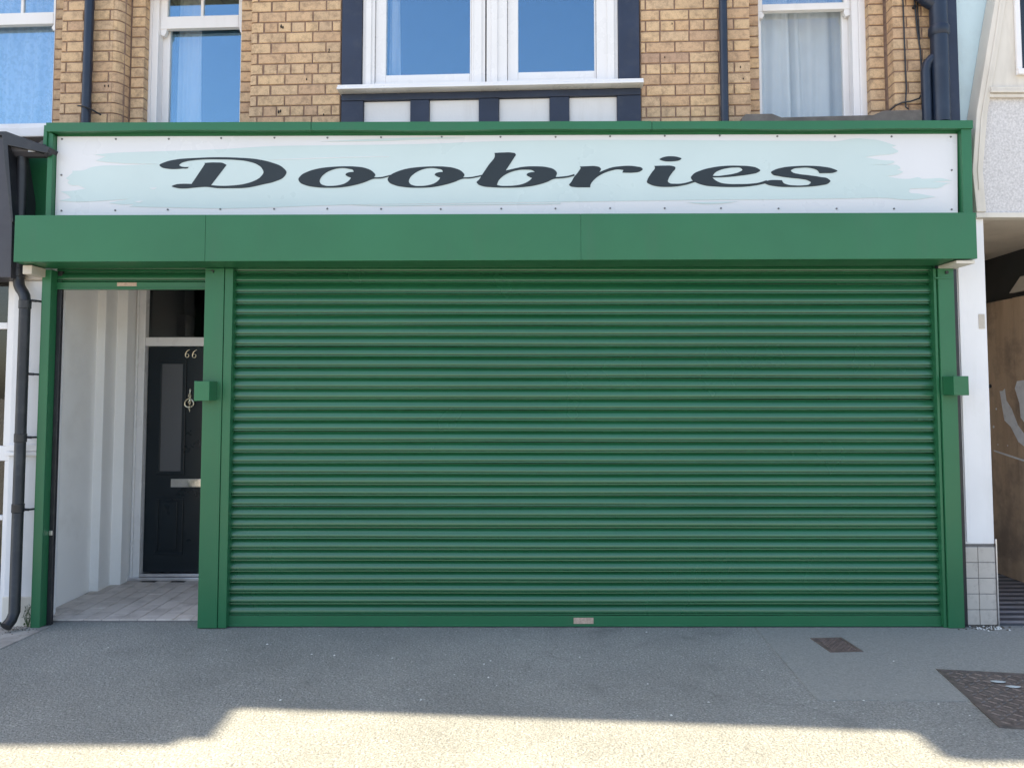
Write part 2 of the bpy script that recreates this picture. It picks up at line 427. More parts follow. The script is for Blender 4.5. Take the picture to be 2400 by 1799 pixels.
# ---- upper storeys out of the picture --------------------------------
wp(MB().box(-3.56, 3.16, .02, .32, 4.702, 7.79), 'upper_wall', 'brick_far')
wp(MB().box(-5.0, -3.545, .02, .32, 4.95, 7.79), 'upper_wall', 'brick_far')
sp(MB().box(-3.36, 3.3, -.2, 8, 7.8, 8.0), 'shadow_eaves', 'navy_timber')  # unseen; front edge placed to cast the footway's shadow line
sp(MB().prism_x([(.5,8.002),(8,8.002),(4,10.4)], -3.36, 3.3), 'roof', 'roof_tile')
sp(MB().box(-3.5, 3.2, 2.6, 8, 0, 7.79), 'rear_wall', 'interior')
sp(MB().box(-3.14, 3.12, .06, .11, 2.40, 3.30).box(-3.14, 3.1, .111, .9, 3.24, 3.30), 'fascia_backing', 'dark_board')
# lead and tile weathering below the right-hand sash
wp(MB().prism_y([(1.60,3.40),(2.92,3.40),(2.92,3.515),(2.905,3.528),(2.60,3.528),(2.53,3.498),(1.90,3.494),(1.835,3.522),(1.655,3.522),(1.63,3.50)], -.06, .24), 'window_sill', 'slate', bev=.006)
sp(MB().prism_y([(-3.62,3.18),(-3.14,3.18),(-3.14,3.34),(-3.36,3.365),(-3.43,3.32),(-3.62,3.30)], .16, .50), 'stone_coping', 'slate', bev=.008)

# ---- sash windows -----------------------------------------------------
def sash_window(s0, s1, z0, zr0, zr1, bar=None, low='window_glass', z1=5.4, fl=.075, fr=.075, sl=.055, sr=.055):
    """box frame, lower sash behind, upper sash in front with a meeting rail and horns"""
    fr_mb = MB().box(s0, s0+fl, .20, .34, z0, z1).box(s1-fr, s1, .20, .34, z0, z1).box(s0, s1, .20, .345, z1, z1+.06)
    fr_mb.box(s0-.012, s0+fl*.45, .185, .199, z0, z1).box(s1-fr*.45, s1+.012, .185, .199, z0, z1)
    w = wp(fr_mb, 'window', 'white_paint', bev=.004)
    a, b_ = s0+fl, s1-fr
    off = (0, 0, 0)
    def sub(mb, name, mat, bev=0): return mb.build(name, mat, w, bev=bev)
    up = MB().box(a, a+sl, .225, .265, zr0, z1).box(b_-sr, b_, .225, .265, zr0, z1).box(a+sl, b_-sr, .222, .268, zr0, zr1)
    up.prism_y([(a, zr0-.045), (a+.03, zr0-.055), (a+.045, zr0-.03), (a+sl-.004, zr0), (a, zr0)], .228, .262)
    up.prism_y([(b_, zr0-.045), (b_, zr0), (b_-sr+.004, zr0), (b_-.045, zr0-.03), (b_-.03, zr0-.055)], .228, .262)
    if bar: up.box(bar-.011, bar+.011, .232, .26, zr1, z1)
    sub(up, 'upper_sash', 'white_paint', .003)
    lo = MB().box(a, a+sl, .275, .315, z0, zr0+.05).box(b_-sr, b_, .275, .315, z0, zr0+.05).box(a+sl, b_-sr, .272, .318, z0, z0+.08)
    sub(lo, 'lower_sash', 'white_paint', .003)
    if bar:
        sub(MB().box(a+sl-.005, bar-.009, .244, .248, zr1-.005, z1), 'pane', 'window_glass')
        sub(MB().box(bar+.009, b_-sr+.005, .244, .248, zr1-.005, z1), 'pane', 'window_glass')
    else:
        sub(MB().box(a+sl-.005, b_-sr+.005, .244, .248, zr1-.005, z1), 'pane', 'window_glass')
    sub(MB().box(a+sl-.005, b_-sr+.005, .293, .297, z0+.075, zr0+.04), 'pane', low)
    return w
w1 = sash_window(-4.62, -3.555, 3.600, 4.456, 4.549, bar=-3.886, fl=.06, fr=.038, sl=.05, sr=.03)
w2 = sash_window(-2.842, -2.02, 3.46, 4.389, 4.485, bar=-2.43, fl=.085, fr=.06)
w3 = sash_window(1.77, 2.582, 3.50, 4.405, 4.455, bar=None, low='clear_glass', fl=.06, fr=.082, sl=.03, sr=.045)
wp(MB().box(-4.7, -3.545, .12, .30, 3.52, 3.598), 'window_sill', 'white_paint', bev=.01)

# ---- timber bay ---------------------------------------------------------
bay = wp(MB().box(-1.245, .922, .03, .20, 3.36, 3.735), 'timber_bay', 'navy_timber', bev=.004)
def bp(mb, name, mat, bev=0): return mb.build(name, mat, bay, bev=bev)
bp(MB().box(-1.252, -1.103, -.02, .2, 3.79, 4.75), 'post', 'navy_timber', .006)
bp(MB().box(.769, .919, -.02, .2, 3.79, 4.75), 'post', 'navy_timber', .006)
xs = [-1.250, -1.088, -.741, -.603, -.240, -.095, .273, .413, .757, .925]
for a, b_ in ((0, 1), (2, 3), (4, 5), (6, 7), (8, 9)):
    bp(MB().box(xs[a], xs[b_], -.02, .029, 3.36, 3.69), 'stud', 'navy_timber', .005)
bp(MB().box(-1.250, .925, -.022, .029, 3.692, 3.742), 'rail', 'navy_timber', .005)
for a, b_ in ((1, 2), (3, 4), (5, 6), (7, 8)):
    bp(MB().box(xs[a]+.001, xs[b_]-.001, .006, .0295, 3.37, 3.6905), 'infill_panel', 'white_render', .004)
bp(MB().prism_x([(-.105,3.748),(-.098,3.766),(-.085,3.772),(-.085,3.786),(.12,3.800),(.12,3.744),(-.07,3.744)], -1.262, .938), 'sill', 'upvc', .003)
ft = 4.75
fm = MB()
for a, b_, d in ((-1.101, -1.012, .0), (-.296, -.196, .0), (-.186, -.036, .0), (.612, .767, .0)):
    fm.box(a, b_, d, .10, 3.802, ft)
fm.box(-1.012, -.296, .006, .098, 3.802, 3.835).box(-.036, .612, .006, .098, 3.802, 3.835)
fm.box(-1.075, -1.035, -.012, -.001, 3.803, ft).box(-.276, -.22, -.012, -.001, 3.803, ft).box(-.15, -.105, -.012, -.001, 3.803, ft).box(.69, .74, -.012, -.001, 3.803, ft)
bp(fm, 'window_frame', 'upvc', .004)
for a, b_ in ((-1.010, -.298), (-.034, .610)):
    bp(MB().box(a, a+.078, .02, .08, 3.838, ft).box(b_-.012, b_, .02, .08, 3.838, ft).box(a+.078, b_-.012, .02, .08, 3.838, 3.893), 'casement', 'upvc', .005)
    bp(MB().box(a+.07, b_-.006, .046, .050, 3.886, ft), 'pane', 'window_glass')

# ---- recessed entrance ----------------------------------------------------
ent = sp(MB().prism_z([(-3.42,.053),(-3.20,.053),(-3.20,.09),(-3.285,.10),(-3.300,.85),(-3.235,.855),(-3.245,1.05),(-3.165,1.06),(-3.165,1.32),(-3.42,1.32)], 0, 2.60), 'entrance_wall', 'porch_plaster', bev=.006)
for z in (.72, 1.13, 1.54, 1.95, 2.24):         # faint horizontal joints in the pilasters
    MB().box(-3.232, -3.164, 1.054, 1.0595, z, z+.006).build('joint', 'porch_plaster', ent)
sp(MB().box(-2.03, -1.93, .10, 1.6, 0, 2.60), 'entrance_wall', 'porch_plaster')
sp(MB().box(-3.42, -1.93, .02, 1.6, 2.602, 2.66), 'entrance_ceiling', 'porch_plaster')
fl = sp(MB().box(-3.42, -2.03, .10, 1.22, -.05, .010), 'entrance_floor', 'grout')
tm = {}
for i in range(10):
    for j in range(6):
        x0 = -3.29+i*.122; y0 = .100+j*.19+(0 if i % 2 else -.095)
        y1 = min(y0+.185, 1.195); y0 = max(y0, .102); x1 = min(x0+.117, -2.035)
        if y1-y0 < .02 or x1-x0 < .02: continue
        key = (round(x1-x0, 3), round(y1-y0, 3))
        if key not in tm:
            o_ = MB().box(0, key[0], 0, key[1], 0, .012).build('tile', 'floor_tile', fl, bev=.002); tm[key] = o_.data
        else: o_ = link('tile', tm[key], None, fl)
        o_.location = (x0, y0, .006+random.uniform(-.0012, .0012)); o_.rotation_euler = (random.uniform(-.004, .004), random.uniform(-.004, .004), 0)

door_frame = sp(MB().box(-3.163, -3.083, 1.20, 1.32, .02, 2.60).box(-2.20, -2.04, 1.20, 1.32, .02, 2.60).box(-3.083, -2.20, 1.205, 1.32, 1.955, 2.030).box(-3.083, -2.20, 1.205, 1.32, 2.50, 2.60)
                .box(-3.150, -3.135, 1.185, 1.199, .02, 2.60), 'door_frame', 'upvc', bev=.005)
door_frame.name = 'door_frame'
MB().box(-3.083, -2.20, 1.262, 1.268, 2.031, 2.499).build('fanlight', 'dark_glass', door_frame)
MB().box(-3.20, -2.06, 1.17, 1.32, .019, .045).box(-3.078, -2.205, 1.19, 1.30, .048, .072).build('threshold', 'aluminium', door_frame, bev=.004)
door = sp(MB().box(-3.079, -2.204, 1.255, 1.31, .075, 1.951), 'door', 'door_paint', bev=.004)
def dp(mb, name, mat, bev=0, smooth=None): return mb.build(name, mat, door, bev=bev, smooth=smooth)
def moulding(x0, x1, z0, z1, w=.03, y=1.255, out=.012):
    m_ = MB()
    for (a, b_, c_, d_) in ((x0, x1, z1-w, z1), (x0, x1, z0, z0+w), (x0, x0+w, z0+w, z1-w), (x1-w, x1, z0+w, z1-w)):
        m_.box(a, b_, y-out, y-.0005, c_, d_)
    return m_
for x0 in (-2.985, -2.535):
    dp(moulding(x0, x0+.235, .878, 1.838), 'glazing_bead', 'door_paint', .005)
    dp(MB().box(x0+.03, x0+.205, 1.249, 1.2545, .908, 1.808), 'door_light', 'frosted')
    dp(moulding(x0, x0+.235, .215, .705, .028, out=.009), 'panel_moulding', 'door_paint', .004)
    dp(MB().box(x0+.05, x0+.185, 1.245, 1.2545, .265, .655), 'door_panel', 'door_paint', .008)
dp(MB().box(-2.858, -2.545, 1.243, 1.2545, .775, .845), 'letter_plate', 'chrome', .004)
dp(MB().box(-2.846, -2.557, 1.238, 1.2425, .787, .833), 'letter_flap', 'chrome', .002)
# knocker: pointed backplate, ring, drop
kx, kz = -2.716, 1.50
dp(MB().tube([(kx,1.25,kz+.10),(kx,1.25,kz+.085),(kx,1.248,kz+.07),(kx,1.25,kz+.055),(kx,1.246,kz+.035),(kx,1.25,kz+.012),(kx,1.246,kz-.015),(kx,1.25,kz-.04)], [.003,.008,.006,.013,.017,.010,.016,.006], 10)
   .tube([(kx+(.037-.006*math.cos(a))*math.sin(a), 1.236, kz-.022+.036*math.cos(a)) for a in [math.pi*2*i/20 for i in range(21)]], .0065, 8, False)
   .tube([(kx,1.243,kz-.052),(kx,1.240,kz-.066),(kx,1.247,kz-.078),(kx,1.25,kz-.098)], [.013,.008,.009,.003], 10), 'knocker', 'brass', smooth=40)
dp(MB().box(-2.245, -2.225, 1.20, 1.254, .98, 1.04).box(-2.245, -2.225, 1.215, 1.254, 1.10, 1.14), 'door_handle', 'chrome', .004)
# house numbers: two brass sixes
def six(cx, cz, h):
    pts = [(cx+h*.30, cz+h*.95), (cx+h*.10, cz+h*.86), (cx-h*.10, cz+h*.66), (cx-h*.2, cz+h*.42), (cx-h*.21, cz+h*.2)]
    ring = [(cx+.0+h*.21*math.cos(R(a)), cz+h*.22+h*.22*math.sin(R(a))) for a in range(180, 541, 24)]
    return MB().tube([(x, 1.249, z) for x, z in pts], [h*.035, h*.05, h*.07, h*.08, h*.07], 8).tube([(x, 1.249, z) for x, z in ring], h*.06, 8, False)
dp(six(-2.748, 1.862, .070), 'number_six', 'brass', smooth=50)
dp(six(-2.688, 1.860, .070), 'number_six', 'brass', smooth=50)
sp(MB().box(-3.166, -2.02, 1.321, 1.40, 0, 2.6), 'entrance_back', 'dark_board')  # dark sheet stands in for the unlit interior behind the fanlight
# green return of the fascia beside the sign
sp(MB().box(-3.47, -3.175, .10, .16, 2.74, 3.22), 'fascia_return', 'green_paint', bev=.004)
sp(MB().box(-3.40, -3.19, -.02, .06, 2.332, 2.40), 'pad_stone', 'cream_soffit', bev=.006)

# ================================================================== sign
GLYPH = {
 'D': [[(-2.406,3.110),(-2.367,3.133),(-2.291,3.151),(-2.165,3.161),(-2.039,3.166),(-1.870,3.163),(-1.743,3.153),(-1.638,3.129),(-1.566,3.097),(-1.538,3.063),(-1.556,3.029),(-1.614,2.999),(-1.698,2.978),(-1.803,2.956),(-1.929,2.952),(-2.013,2.953),(-2.081,2.961),(-2.160,2.956),(-2.223,2.950),(-2.286,2.954),(-2.319,2.966),(-2.291,2.978),(-2.245,2.983),(-2.184,2.982,1),(-2.145,3.042),(-2.095,3.121,1),(-2.101,3.126,1),(-2.059,3.130),(-2.017,3.130),(-1.975,3.127),(-1.948,3.113,1),(-2.051,2.973,1),(-1.992,2.969),(-1.908,2.971),(-1.824,2.982),(-1.762,3.001),(-1.716,3.029),(-1.695,3.063),(-1.709,3.093),(-1.743,3.118),(-1.806,3.138),(-1.891,3.148),(-1.996,3.151),(-2.081,3.151),(-2.165,3.146),(-2.228,3.136),(-2.261,3.123),(-2.271,3.112),(-2.261,3.104),(-2.239,3.099),(-2.206,3.099,1),(-2.210,3.093),(-2.248,3.088),(-2.298,3.084),(-2.353,3.087),(-2.391,3.097)]],
 'o': [[(-1.456,3.012),(-1.437,3.042),(-1.392,3.067),(-1.316,3.089),(-1.232,3.099),(-1.148,3.103),(-1.064,3.101),(-1.000,3.091),(-0.950,3.067),(-0.932,3.042),(-0.941,3.027,1),(-0.894,3.029),(-0.827,3.045,1),(-0.827,3.035,1),(-0.894,3.019),(-0.947,3.016),(-0.999,2.995),(-1.083,2.971),(-1.167,2.958),(-1.251,2.955),(-1.335,2.959),(-1.407,2.973),(-1.445,2.992)], [(-1.311,2.999),(-1.303,3.024),(-1.274,3.054),(-1.223,3.080),(-1.165,3.091),(-1.114,3.086),(-1.084,3.076),(-1.080,3.065,1),(-1.114,3.061),(-1.132,3.052),(-1.135,3.045),(-1.126,3.037),(-1.097,3.024,1),(-1.109,3.007),(-1.138,2.986),(-1.180,2.973),(-1.230,2.968),(-1.277,2.971),(-1.304,2.984)]],
 'o2': [[(-0.848,3.012),(-0.829,3.042),(-0.783,3.067),(-0.708,3.089),(-0.624,3.099),(-0.539,3.103),(-0.455,3.101),(-0.392,3.091),(-0.341,3.067),(-0.324,3.042),(-0.333,3.027,1),(-0.286,3.029),(-0.202,3.045,1),(-0.202,3.035,1),(-0.286,3.019),(-0.339,3.016),(-0.392,2.995),(-0.476,2.971),(-0.560,2.958),(-0.644,2.955),(-0.728,2.959),(-0.799,2.973),(-0.837,2.992)], [(-0.703,2.999),(-0.695,3.024),(-0.665,3.054),(-0.615,3.080),(-0.556,3.091),(-0.506,3.086),(-0.476,3.076),(-0.472,3.065,1),(-0.505,3.061),(-0.524,3.052),(-0.527,3.045),(-0.518,3.037),(-0.489,3.024,1),(-0.501,3.007),(-0.530,2.986),(-0.572,2.973),(-0.623,2.968),(-0.669,2.971),(-0.696,2.984)]],
 'b': [[(-0.120,3.196,1),(-0.056,3.199),(-0.001,3.198),(0.022,3.192),(0.026,3.183),(0.016,3.166),(-0.043,3.074,1),(0.007,3.086),(0.071,3.099),(0.155,3.103),(0.239,3.097),(0.289,3.080),(0.306,3.059),(0.298,3.029,1),(0.323,3.031),(0.384,3.038),(0.426,3.050,1),(0.426,3.037,1),(0.382,3.026),(0.323,3.019),(0.285,3.016),(0.239,2.995),(0.155,2.971),(0.049,2.958),(-0.056,2.956),(-0.140,2.959),(-0.203,2.967),(-0.232,2.980),(-0.241,2.992),(-0.224,3.012),(-0.203,3.046),(-0.161,3.110),(-0.117,3.183)], [(-0.103,2.974,1),(-0.092,3.003),(-0.064,3.033),(-0.014,3.061),(0.049,3.078),(0.100,3.080),(0.138,3.076),(0.156,3.064,1),(0.125,3.061),(0.104,3.052),(0.100,3.044),(0.110,3.035),(0.137,3.022,1),(0.117,3.003),(0.075,2.982),(0.020,2.971),(-0.043,2.968),(-0.077,2.969)]],
 'r': [[(0.463,3.102,1),(0.510,3.104),(0.573,3.104),(0.598,3.097),(0.607,3.086),(0.596,3.063,1),(0.636,3.080),(0.678,3.095),(0.741,3.104),(0.805,3.107),(0.855,3.101),(0.885,3.093),(0.892,3.084),(0.876,3.069),(0.834,3.060),(0.783,3.059),(0.752,3.060,1),(0.761,3.078,1),(0.720,3.082),(0.678,3.074),(0.623,3.054),(0.581,3.029),(0.551,3.001),(0.536,2.978),(0.533,2.958,1),(0.488,2.958),(0.425,2.960),(0.400,2.965),(0.389,2.974),(0.404,2.995),(0.425,3.032),(0.442,3.052),(0.459,3.076),(0.468,3.093)]],
 'i': [[(0.971,3.106,1),(1.036,3.108),(1.095,3.105),(1.114,3.097),(1.114,3.086),(1.099,3.067),(1.065,3.012),(1.062,2.999),(1.073,2.988),(1.111,2.983),(1.161,2.985),(1.237,3.005,1),(1.250,2.995,1),(1.182,2.975),(1.119,2.964),(1.056,2.961),(0.993,2.964),(0.942,2.978),(0.919,2.995),(0.922,3.007),(0.952,3.059),(0.975,3.095)], [(1.008,3.153),(1.024,3.163),(1.054,3.171),(1.088,3.173),(1.130,3.168),(1.157,3.156),(1.142,3.145),(1.112,3.139),(1.079,3.137),(1.037,3.140)]],
 'e': [[(1.220,3.025),(1.236,3.049),(1.288,3.075),(1.374,3.097),(1.459,3.107),(1.544,3.108),(1.620,3.104),(1.672,3.092),(1.694,3.075),(1.676,3.061),(1.629,3.049),(1.562,3.039),(1.477,3.030),(1.420,3.027),(1.367,3.026,1),(1.382,3.011),(1.419,2.991),(1.476,2.982),(1.542,2.981),(1.618,2.983),(1.684,2.991),(1.737,3.008,1),(1.732,2.986,1),(1.665,2.972),(1.594,2.963),(1.499,2.960),(1.395,2.963),(1.310,2.972),(1.249,2.994),(1.226,3.011)], [(1.369,3.038,1),(1.382,3.056),(1.421,3.078),(1.468,3.090),(1.520,3.095),(1.563,3.090),(1.572,3.080),(1.553,3.066),(1.506,3.051),(1.449,3.042),(1.406,3.037)]],
 's': [[(2.220,3.071),(2.188,3.087),(2.118,3.101),(2.023,3.107),(1.928,3.104),(1.847,3.095),(1.790,3.078),(1.767,3.062),(1.775,3.049),(1.822,3.035),(1.903,3.023),(1.974,3.015),(2.016,3.006),(2.037,2.991),(2.025,2.979),(1.987,2.972),(1.930,2.971),(1.878,2.977),(1.850,2.989),(1.840,3.007,1),(1.798,3.009),(1.751,3.006),(1.715,2.991),(1.736,2.979),(1.797,2.965),(1.901,2.960),(2.020,2.963),(2.105,2.972),(2.158,2.987),(2.170,3.001),(2.154,3.018),(2.106,3.029),(2.021,3.042),(1.951,3.051),(1.913,3.062),(1.902,3.073),(1.918,3.085),(1.961,3.092),(2.008,3.095),(2.056,3.087),(2.084,3.075),(2.098,3.055,1),(2.140,3.056),(2.192,3.059)]],
 'brush': [[(-2.852,3.185,1),(-2.726,3.196),(-2.463,3.206),(-1.982,3.222),(-1.646,3.243),(-1.316,3.249),(-0.583,3.259),(-0.134,3.277),(0.575,3.286),(2.042,3.279),(2.242,3.279),(2.359,3.298),(2.438,3.292),(2.517,3.282),(2.579,3.263),(2.626,3.247,1),(2.592,3.239,1),(2.620,3.223),(2.641,3.208),(2.609,3.193),(2.514,3.182),(2.411,3.168,1),(2.513,3.148),(2.613,3.133),(2.597,3.124),(2.441,3.118,1),(2.565,3.113),(2.646,3.102),(2.651,3.091),(2.627,3.083,1),(2.671,3.066,1),(2.631,3.046),(2.557,3.035,1),(2.641,3.019),(2.720,3.018),(2.783,3.025),(2.793,3.017,1),(2.857,3.019),(2.925,3.022),(3.003,3.003,1),(2.867,3.000,1),(2.929,2.992),(2.995,2.988,1),(2.950,2.977),(2.928,2.961),(2.823,2.953),(2.713,2.949,1),(2.704,2.929),(2.769,2.916),(2.884,2.894,1),(2.821,2.884),(2.731,2.873),(2.637,2.876),(2.558,2.884),(2.296,2.882),(2.033,2.878),(1.159,2.870),(0.409,2.859),(-0.568,2.846),(-1.111,2.839),(-1.974,2.813),(-2.347,2.820),(-2.605,2.826,1),(-2.571,2.842,1),(-2.663,2.841),(-2.747,2.852,1),(-2.609,2.879,1),(-2.769,2.867),(-2.979,2.859),(-3.084,2.866,1),(-3.003,2.886,1),(-3.033,2.910),(-3.075,2.929,1),(-2.981,2.937),(-2.905,2.950,1),(-2.956,2.971),(-3.014,2.977),(-3.030,2.993),(-3.017,3.006,1),(-3.042,3.021,1),(-3.016,3.043),(-2.998,3.065),(-3.001,3.073,1),(-2.917,3.078),(-2.881,3.094),(-2.849,3.102),(-2.671,3.110),(-2.408,3.119,1),(-2.777,3.134),(-2.843,3.144,1),(-2.775,3.172,1)]],
 'streak1': [[(-1.670,3.149,1),(-1.381,3.161),(-1.117,3.169),(-0.841,3.173,1),(-0.841,3.170,1),(-1.183,3.163),(-1.446,3.153)]],
 'streak2': [[(-1.303,3.275,1),(-0.987,3.291),(-0.584,3.303),(-0.328,3.300,1),(-0.583,3.292),(-0.855,3.281),(-1.053,3.277)]],
 'streak3': [[(-1.094,2.837,1),(-0.581,2.841),(0.330,2.852,1),(0.330,2.844,1),(-0.581,2.834),(-0.917,2.830)]],
 'streak4': [[(-2.569,2.862,1),(-2.509,2.866,1),(-2.537,2.854)], [(-2.472,2.954,1),(-2.419,2.957,1),(-2.435,2.947)]],
 'streak5': [[(1.190,2.855,1),(1.538,2.862,1),(1.429,2.847),(1.299,2.845)]],
}
SCREWS = [(-3.078,3.293), (-2.710,3.293), (-2.348,3.294), (-1.990,3.299), (-1.625,3.302), (-1.263,3.302), (-0.896,3.305), (-0.481,3.308), (-0.079,3.308), (0.298,3.308), (0.671,3.312), (1.045,3.315), (1.421,3.317), (1.815,3.312), (2.209,3.311), (2.597,3.311), (3.002,3.309), (-3.066,2.798), (-2.700,2.801), (-2.343,2.806), (-1.985,2.809), (-1.619,2.810), (-1.257,2.812), (-0.891,2.810), (-0.485,2.809), (-0.073,2.812), (0.296,2.813), (0.668,2.815), (1.039,2.815), (1.422,2.815), (1.814,2.813), (2.209,2.812), (2.600,2.812), (2.992,2.807), (-3.074,3.044), (3.001,3.078)]

def smooth_loop(pts, sub=6):
    n = len(pts); out = []
    for i in range(n):
        p0, p1, p2, p3 = pts[i-1], pts[i], pts[(i+1) % n], pts[(i+2) % n]
        P1, P2 = Vector(p1[:2]), Vector(p2[:2])
        L = (P2-P1).length
        def tang(a, b_, c):                           # finite-difference tangent scaled by chord
            d1 = max(1e-6, (Vector(b_[:2])-Vector(a[:2])).length); d2 = max(1e-6, (Vector(c[:2])-Vector(b_[:2])).length)
            return ((Vector(b_[:2])-Vector(a[:2]))/d1*d2+(Vector(c[:2])-Vector(b_[:2]))/d2*d1)/(d1+d2)
        t1 = (P2-P1)/max(L, 1e-6) if len(p1) > 2 else tang(p0, p1, p2)
        t2 = (P2-P1)/max(L, 1e-6) if len(p2) > 2 else tang(p1, p2, p3)
        for k in range(sub):
            u = k/sub
            h = (2*u**3-3*u**2+1)*P1+(u**3-2*u**2+u)*L*t1+(-2*u**3+3*u**2)*P2+(u**3-u**2)*L*t2
            out.append((h.x, h.y))
    return out
def flat_shape(name, loops, y, mat, parent, sub=6):
    cu = bpy.data.curves.new(name, 'CURVE'); cu.dimensions = '2D'; cu.fill_mode = 'BOTH'; cu.extrude = .0006
    for l in loops:
        pts = smooth_loop(l, sub)
        s_ = cu.splines.new('POLY'); s_.points.add(len(pts)-1); s_.use_cyclic_u = True
        for q, (x, z) in zip(s_.points, pts): q.co = (x, z, 0, 1)
    tmp = bpy.data.objects.new(name+'_curve', cu); COL.objects.link(tmp)
    bpy.context.view_layer.update()
    me = bpy.data.meshes.new_from_object(tmp.evaluated_get(bpy.context.evaluated_depsgraph_get()))
    bpy.data.objects.remove(tmp); bpy.data.curves.remove(cu)
    me.transform(Matrix.Translation((0, y, 0)) @ Matrix.Rotation(R(90), 4, 'X'))
    me.materials.clear()
    return link(name, me, mat, parent)
sign = tag(empty('shop_sign', (0, 0, 0)), 'long white shop sign reading Doobries in dark script on pale blue brush stroke', 'shop sign')
MB().prism_y([(-3.110,2.755),(3.034,2.770),(3.048,3.330),(-3.112,3.311)], -.074, -.060).build('sign_board', 'sign_white', sign, bev=.0015)
flat_shape('brush_stroke', GLYPH['brush'], -.0756, 'sign_blue', sign, 3)
for k in ('streak1', 'streak2', 'streak3', 'streak4', 'streak5'):
    flat_shape('brush_streak', GLYPH[k], -.0772 if k in ('streak1', 'streak4') else -.0764, 'sign_white' if k in ('streak1', 'streak4') else 'sign_blue', sign, 3)
for i, k in enumerate(('D', 'o', 'o2', 'b', 'r', 'i', 'e', 's')):
    flat_shape('letter', GLYPH[k], -.0776-.0008*(i % 2), 'sign_dark', sign)
scm = None
for x, z in SCREWS:
    if scm is None:
        scm = MB().tube([(0,0,0),(0,-.004,0),(0,-.006,0)], [.0065,.0065,.003], 10).mesh('screw')
    link('screw', scm, 'screw_grey', sign, (x, -.074, z))
# green surround: boards round the panel and a folded metal cap along the top
MB().prism_y([(-3.150,2.745),(-3.113,2.745),(-3.115,3.314),(-3.150,3.336)], -.115, .05).build('frame_board', 'green_paint', sign, bev=.003)
MB().prism_y([(3.050,2.765),(3.112,2.765),(3.122,3.352),(3.052,3.352)], -.115, .05).build('frame_board', 'green_paint', sign, bev=.003)
MB().prism_y([(-3.112,3.313),(3.049,3.332),(3.049,3.352),(-3.112,3.338)], -.068, .05).build('frame_board', 'green_paint', sign, bev=.002)
xs_ = [-3.156, -1.36, .95, 3.128]
def sag(x): return .003*math.sin(x*2.3)+.0025*math.sin(x*5.1+1)
for i in range(3):
    a, b_ = xs_[i], xs_[i+1]-.003
    n = 14; m_ = MB()
    pts = [a+(b_-a)*k/n for k in range(n+1)]
    low = [(x, 3.330+.0031*(x+3.15)+sag(x)) for x in pts]; top = [(x, 3.388+.0031*(x+3.15)-.001*i) for x in reversed(pts)]
    m_.prism_y(low+top, -.132+.002*i, .06)
    m_.build('top_flashing', 'green_paint', sign, bev=.0015)
MB().prism_y([(-3.176,3.19),(-3.152,3.20),(-3.150,3.33),(-3.128,3.37),(-3.172,3.372)], -.128, .02).build('flashing_end', 'green_paint', sign, bev=.002)

# ================================================================== shutter housing
can = tag(empty('shutter_housing', (0, 0, 0)), 'long green steel box housing the rolled shutters, below the sign', 'shutter housing')
def ctop(x): return 2.718+.0029*(x+3.245)
def cbot(x): return 2.412+.0034*(x+3.245)
for a, b_ in ((-3.245, -2.0012), (-2.000, .4488), (.450, 3.030)):
    n = 8; pts = [a+(b_-a)*k/n for k in range(n+1)]
    MB().prism_y([(x, cbot(x)) for x in pts]+[(x, ctop(x)) for x in reversed(pts)], -.280-random.uniform(0, .0015), -.2755).build('front_panel', 'green_paint', can, bev=.001)
    MB().add([(a,-.2755,cbot(a)+.001),(b_,-.2755,cbot(b_)+.001),(b_,-.04,cbot(b_)-.006),(a,-.04,cbot(a)-.006),(a,-.2755,cbot(a)+.005),(b_,-.2755,cbot(b_)+.005),(b_,-.04,cbot(b_)),(a,-.04,cbot(a))],
             [(0,3,2,1),(4,5,6,7),(0,1,5,4),(1,2,6,5),(2,3,7,6),(3,0,4,7)]).build('underside', 'green_paint', can)
    MB().add([(a,-.2755,ctop(a)-.004),(b_,-.2755,ctop(b_)-.004),(b_,-.06,ctop(b_)+.012),(a,-.06,ctop(a)+.012)], [(0,1,2,3)]).build('lid', 'green_paint', can)
MB().box(-3.243, -3.238, -.274, -.02, 2.417, 2.71).build('end_plate', 'green_paint', can)
MB().box(3.024, 3.029, -.274, -.02, 2.44, 2.73).build('end_plate', 'green_paint', can)
MB().box(2.905, 3.026, -.262, -.045, 2.405, 2.4255).build('end_pad', 'cream_paint', can, bev=.003)
MB().box(-3.236, -3.175, -.20, -.045, 2.345, 2.404).build('end_pad', 'cream_soffit', can, bev=.004)

# ================================================================== main roller shutter
PITCH = .0722
prof = [(y, z*.96) for y, z in ((.0170,0),(.0165,-.004),(.0110,-.0095),(.0030,-.0155),(-.0035,-.0225),(-.0078,-.0305),(-.0102,-.0390),(-.0114,-.0475),(-.0116,-.0545),(-.0100,-.0568),(-.0010,-.0585),(-.0008,-.0612),(-.0105,-.0622),(-.0138,-.0640),(-.0142,-.0682),(-.0120,-.0706),(-.0010,-.0718),(.0170,-.0750))]
def slat_mesh(x0, x1, n, amp):
    m_ = MB(); v_ = []; f_ = []
    xs_ = [x0+(x1-x0)*i/n for i in range(n+1)]
    ph = random.uniform(0, 6.28); ph2 = random.uniform(0, 6.28)
    for x in xs_:
        dz = amp*(math.sin(x*1.1+ph)+.5*math.sin(x*2.9+ph2)); dy = amp*.8*math.sin(x*1.7+ph2)
        v_ += [(x, y+dy, z+dz) for y, z in prof]
    k = len(prof)
    for i in range(n):
        for j in range(k-1):
            f_.append((i*k+j, i*k+j+1, (i+1)*k+j+1, (i+1)*k+j))
    m_.add(v_, f_)
    me = m_.mesh('slat')
    for p in me.polygons: p.use_smooth = True
    me.set_sharp_from_angle(angle=R(42))
    return me
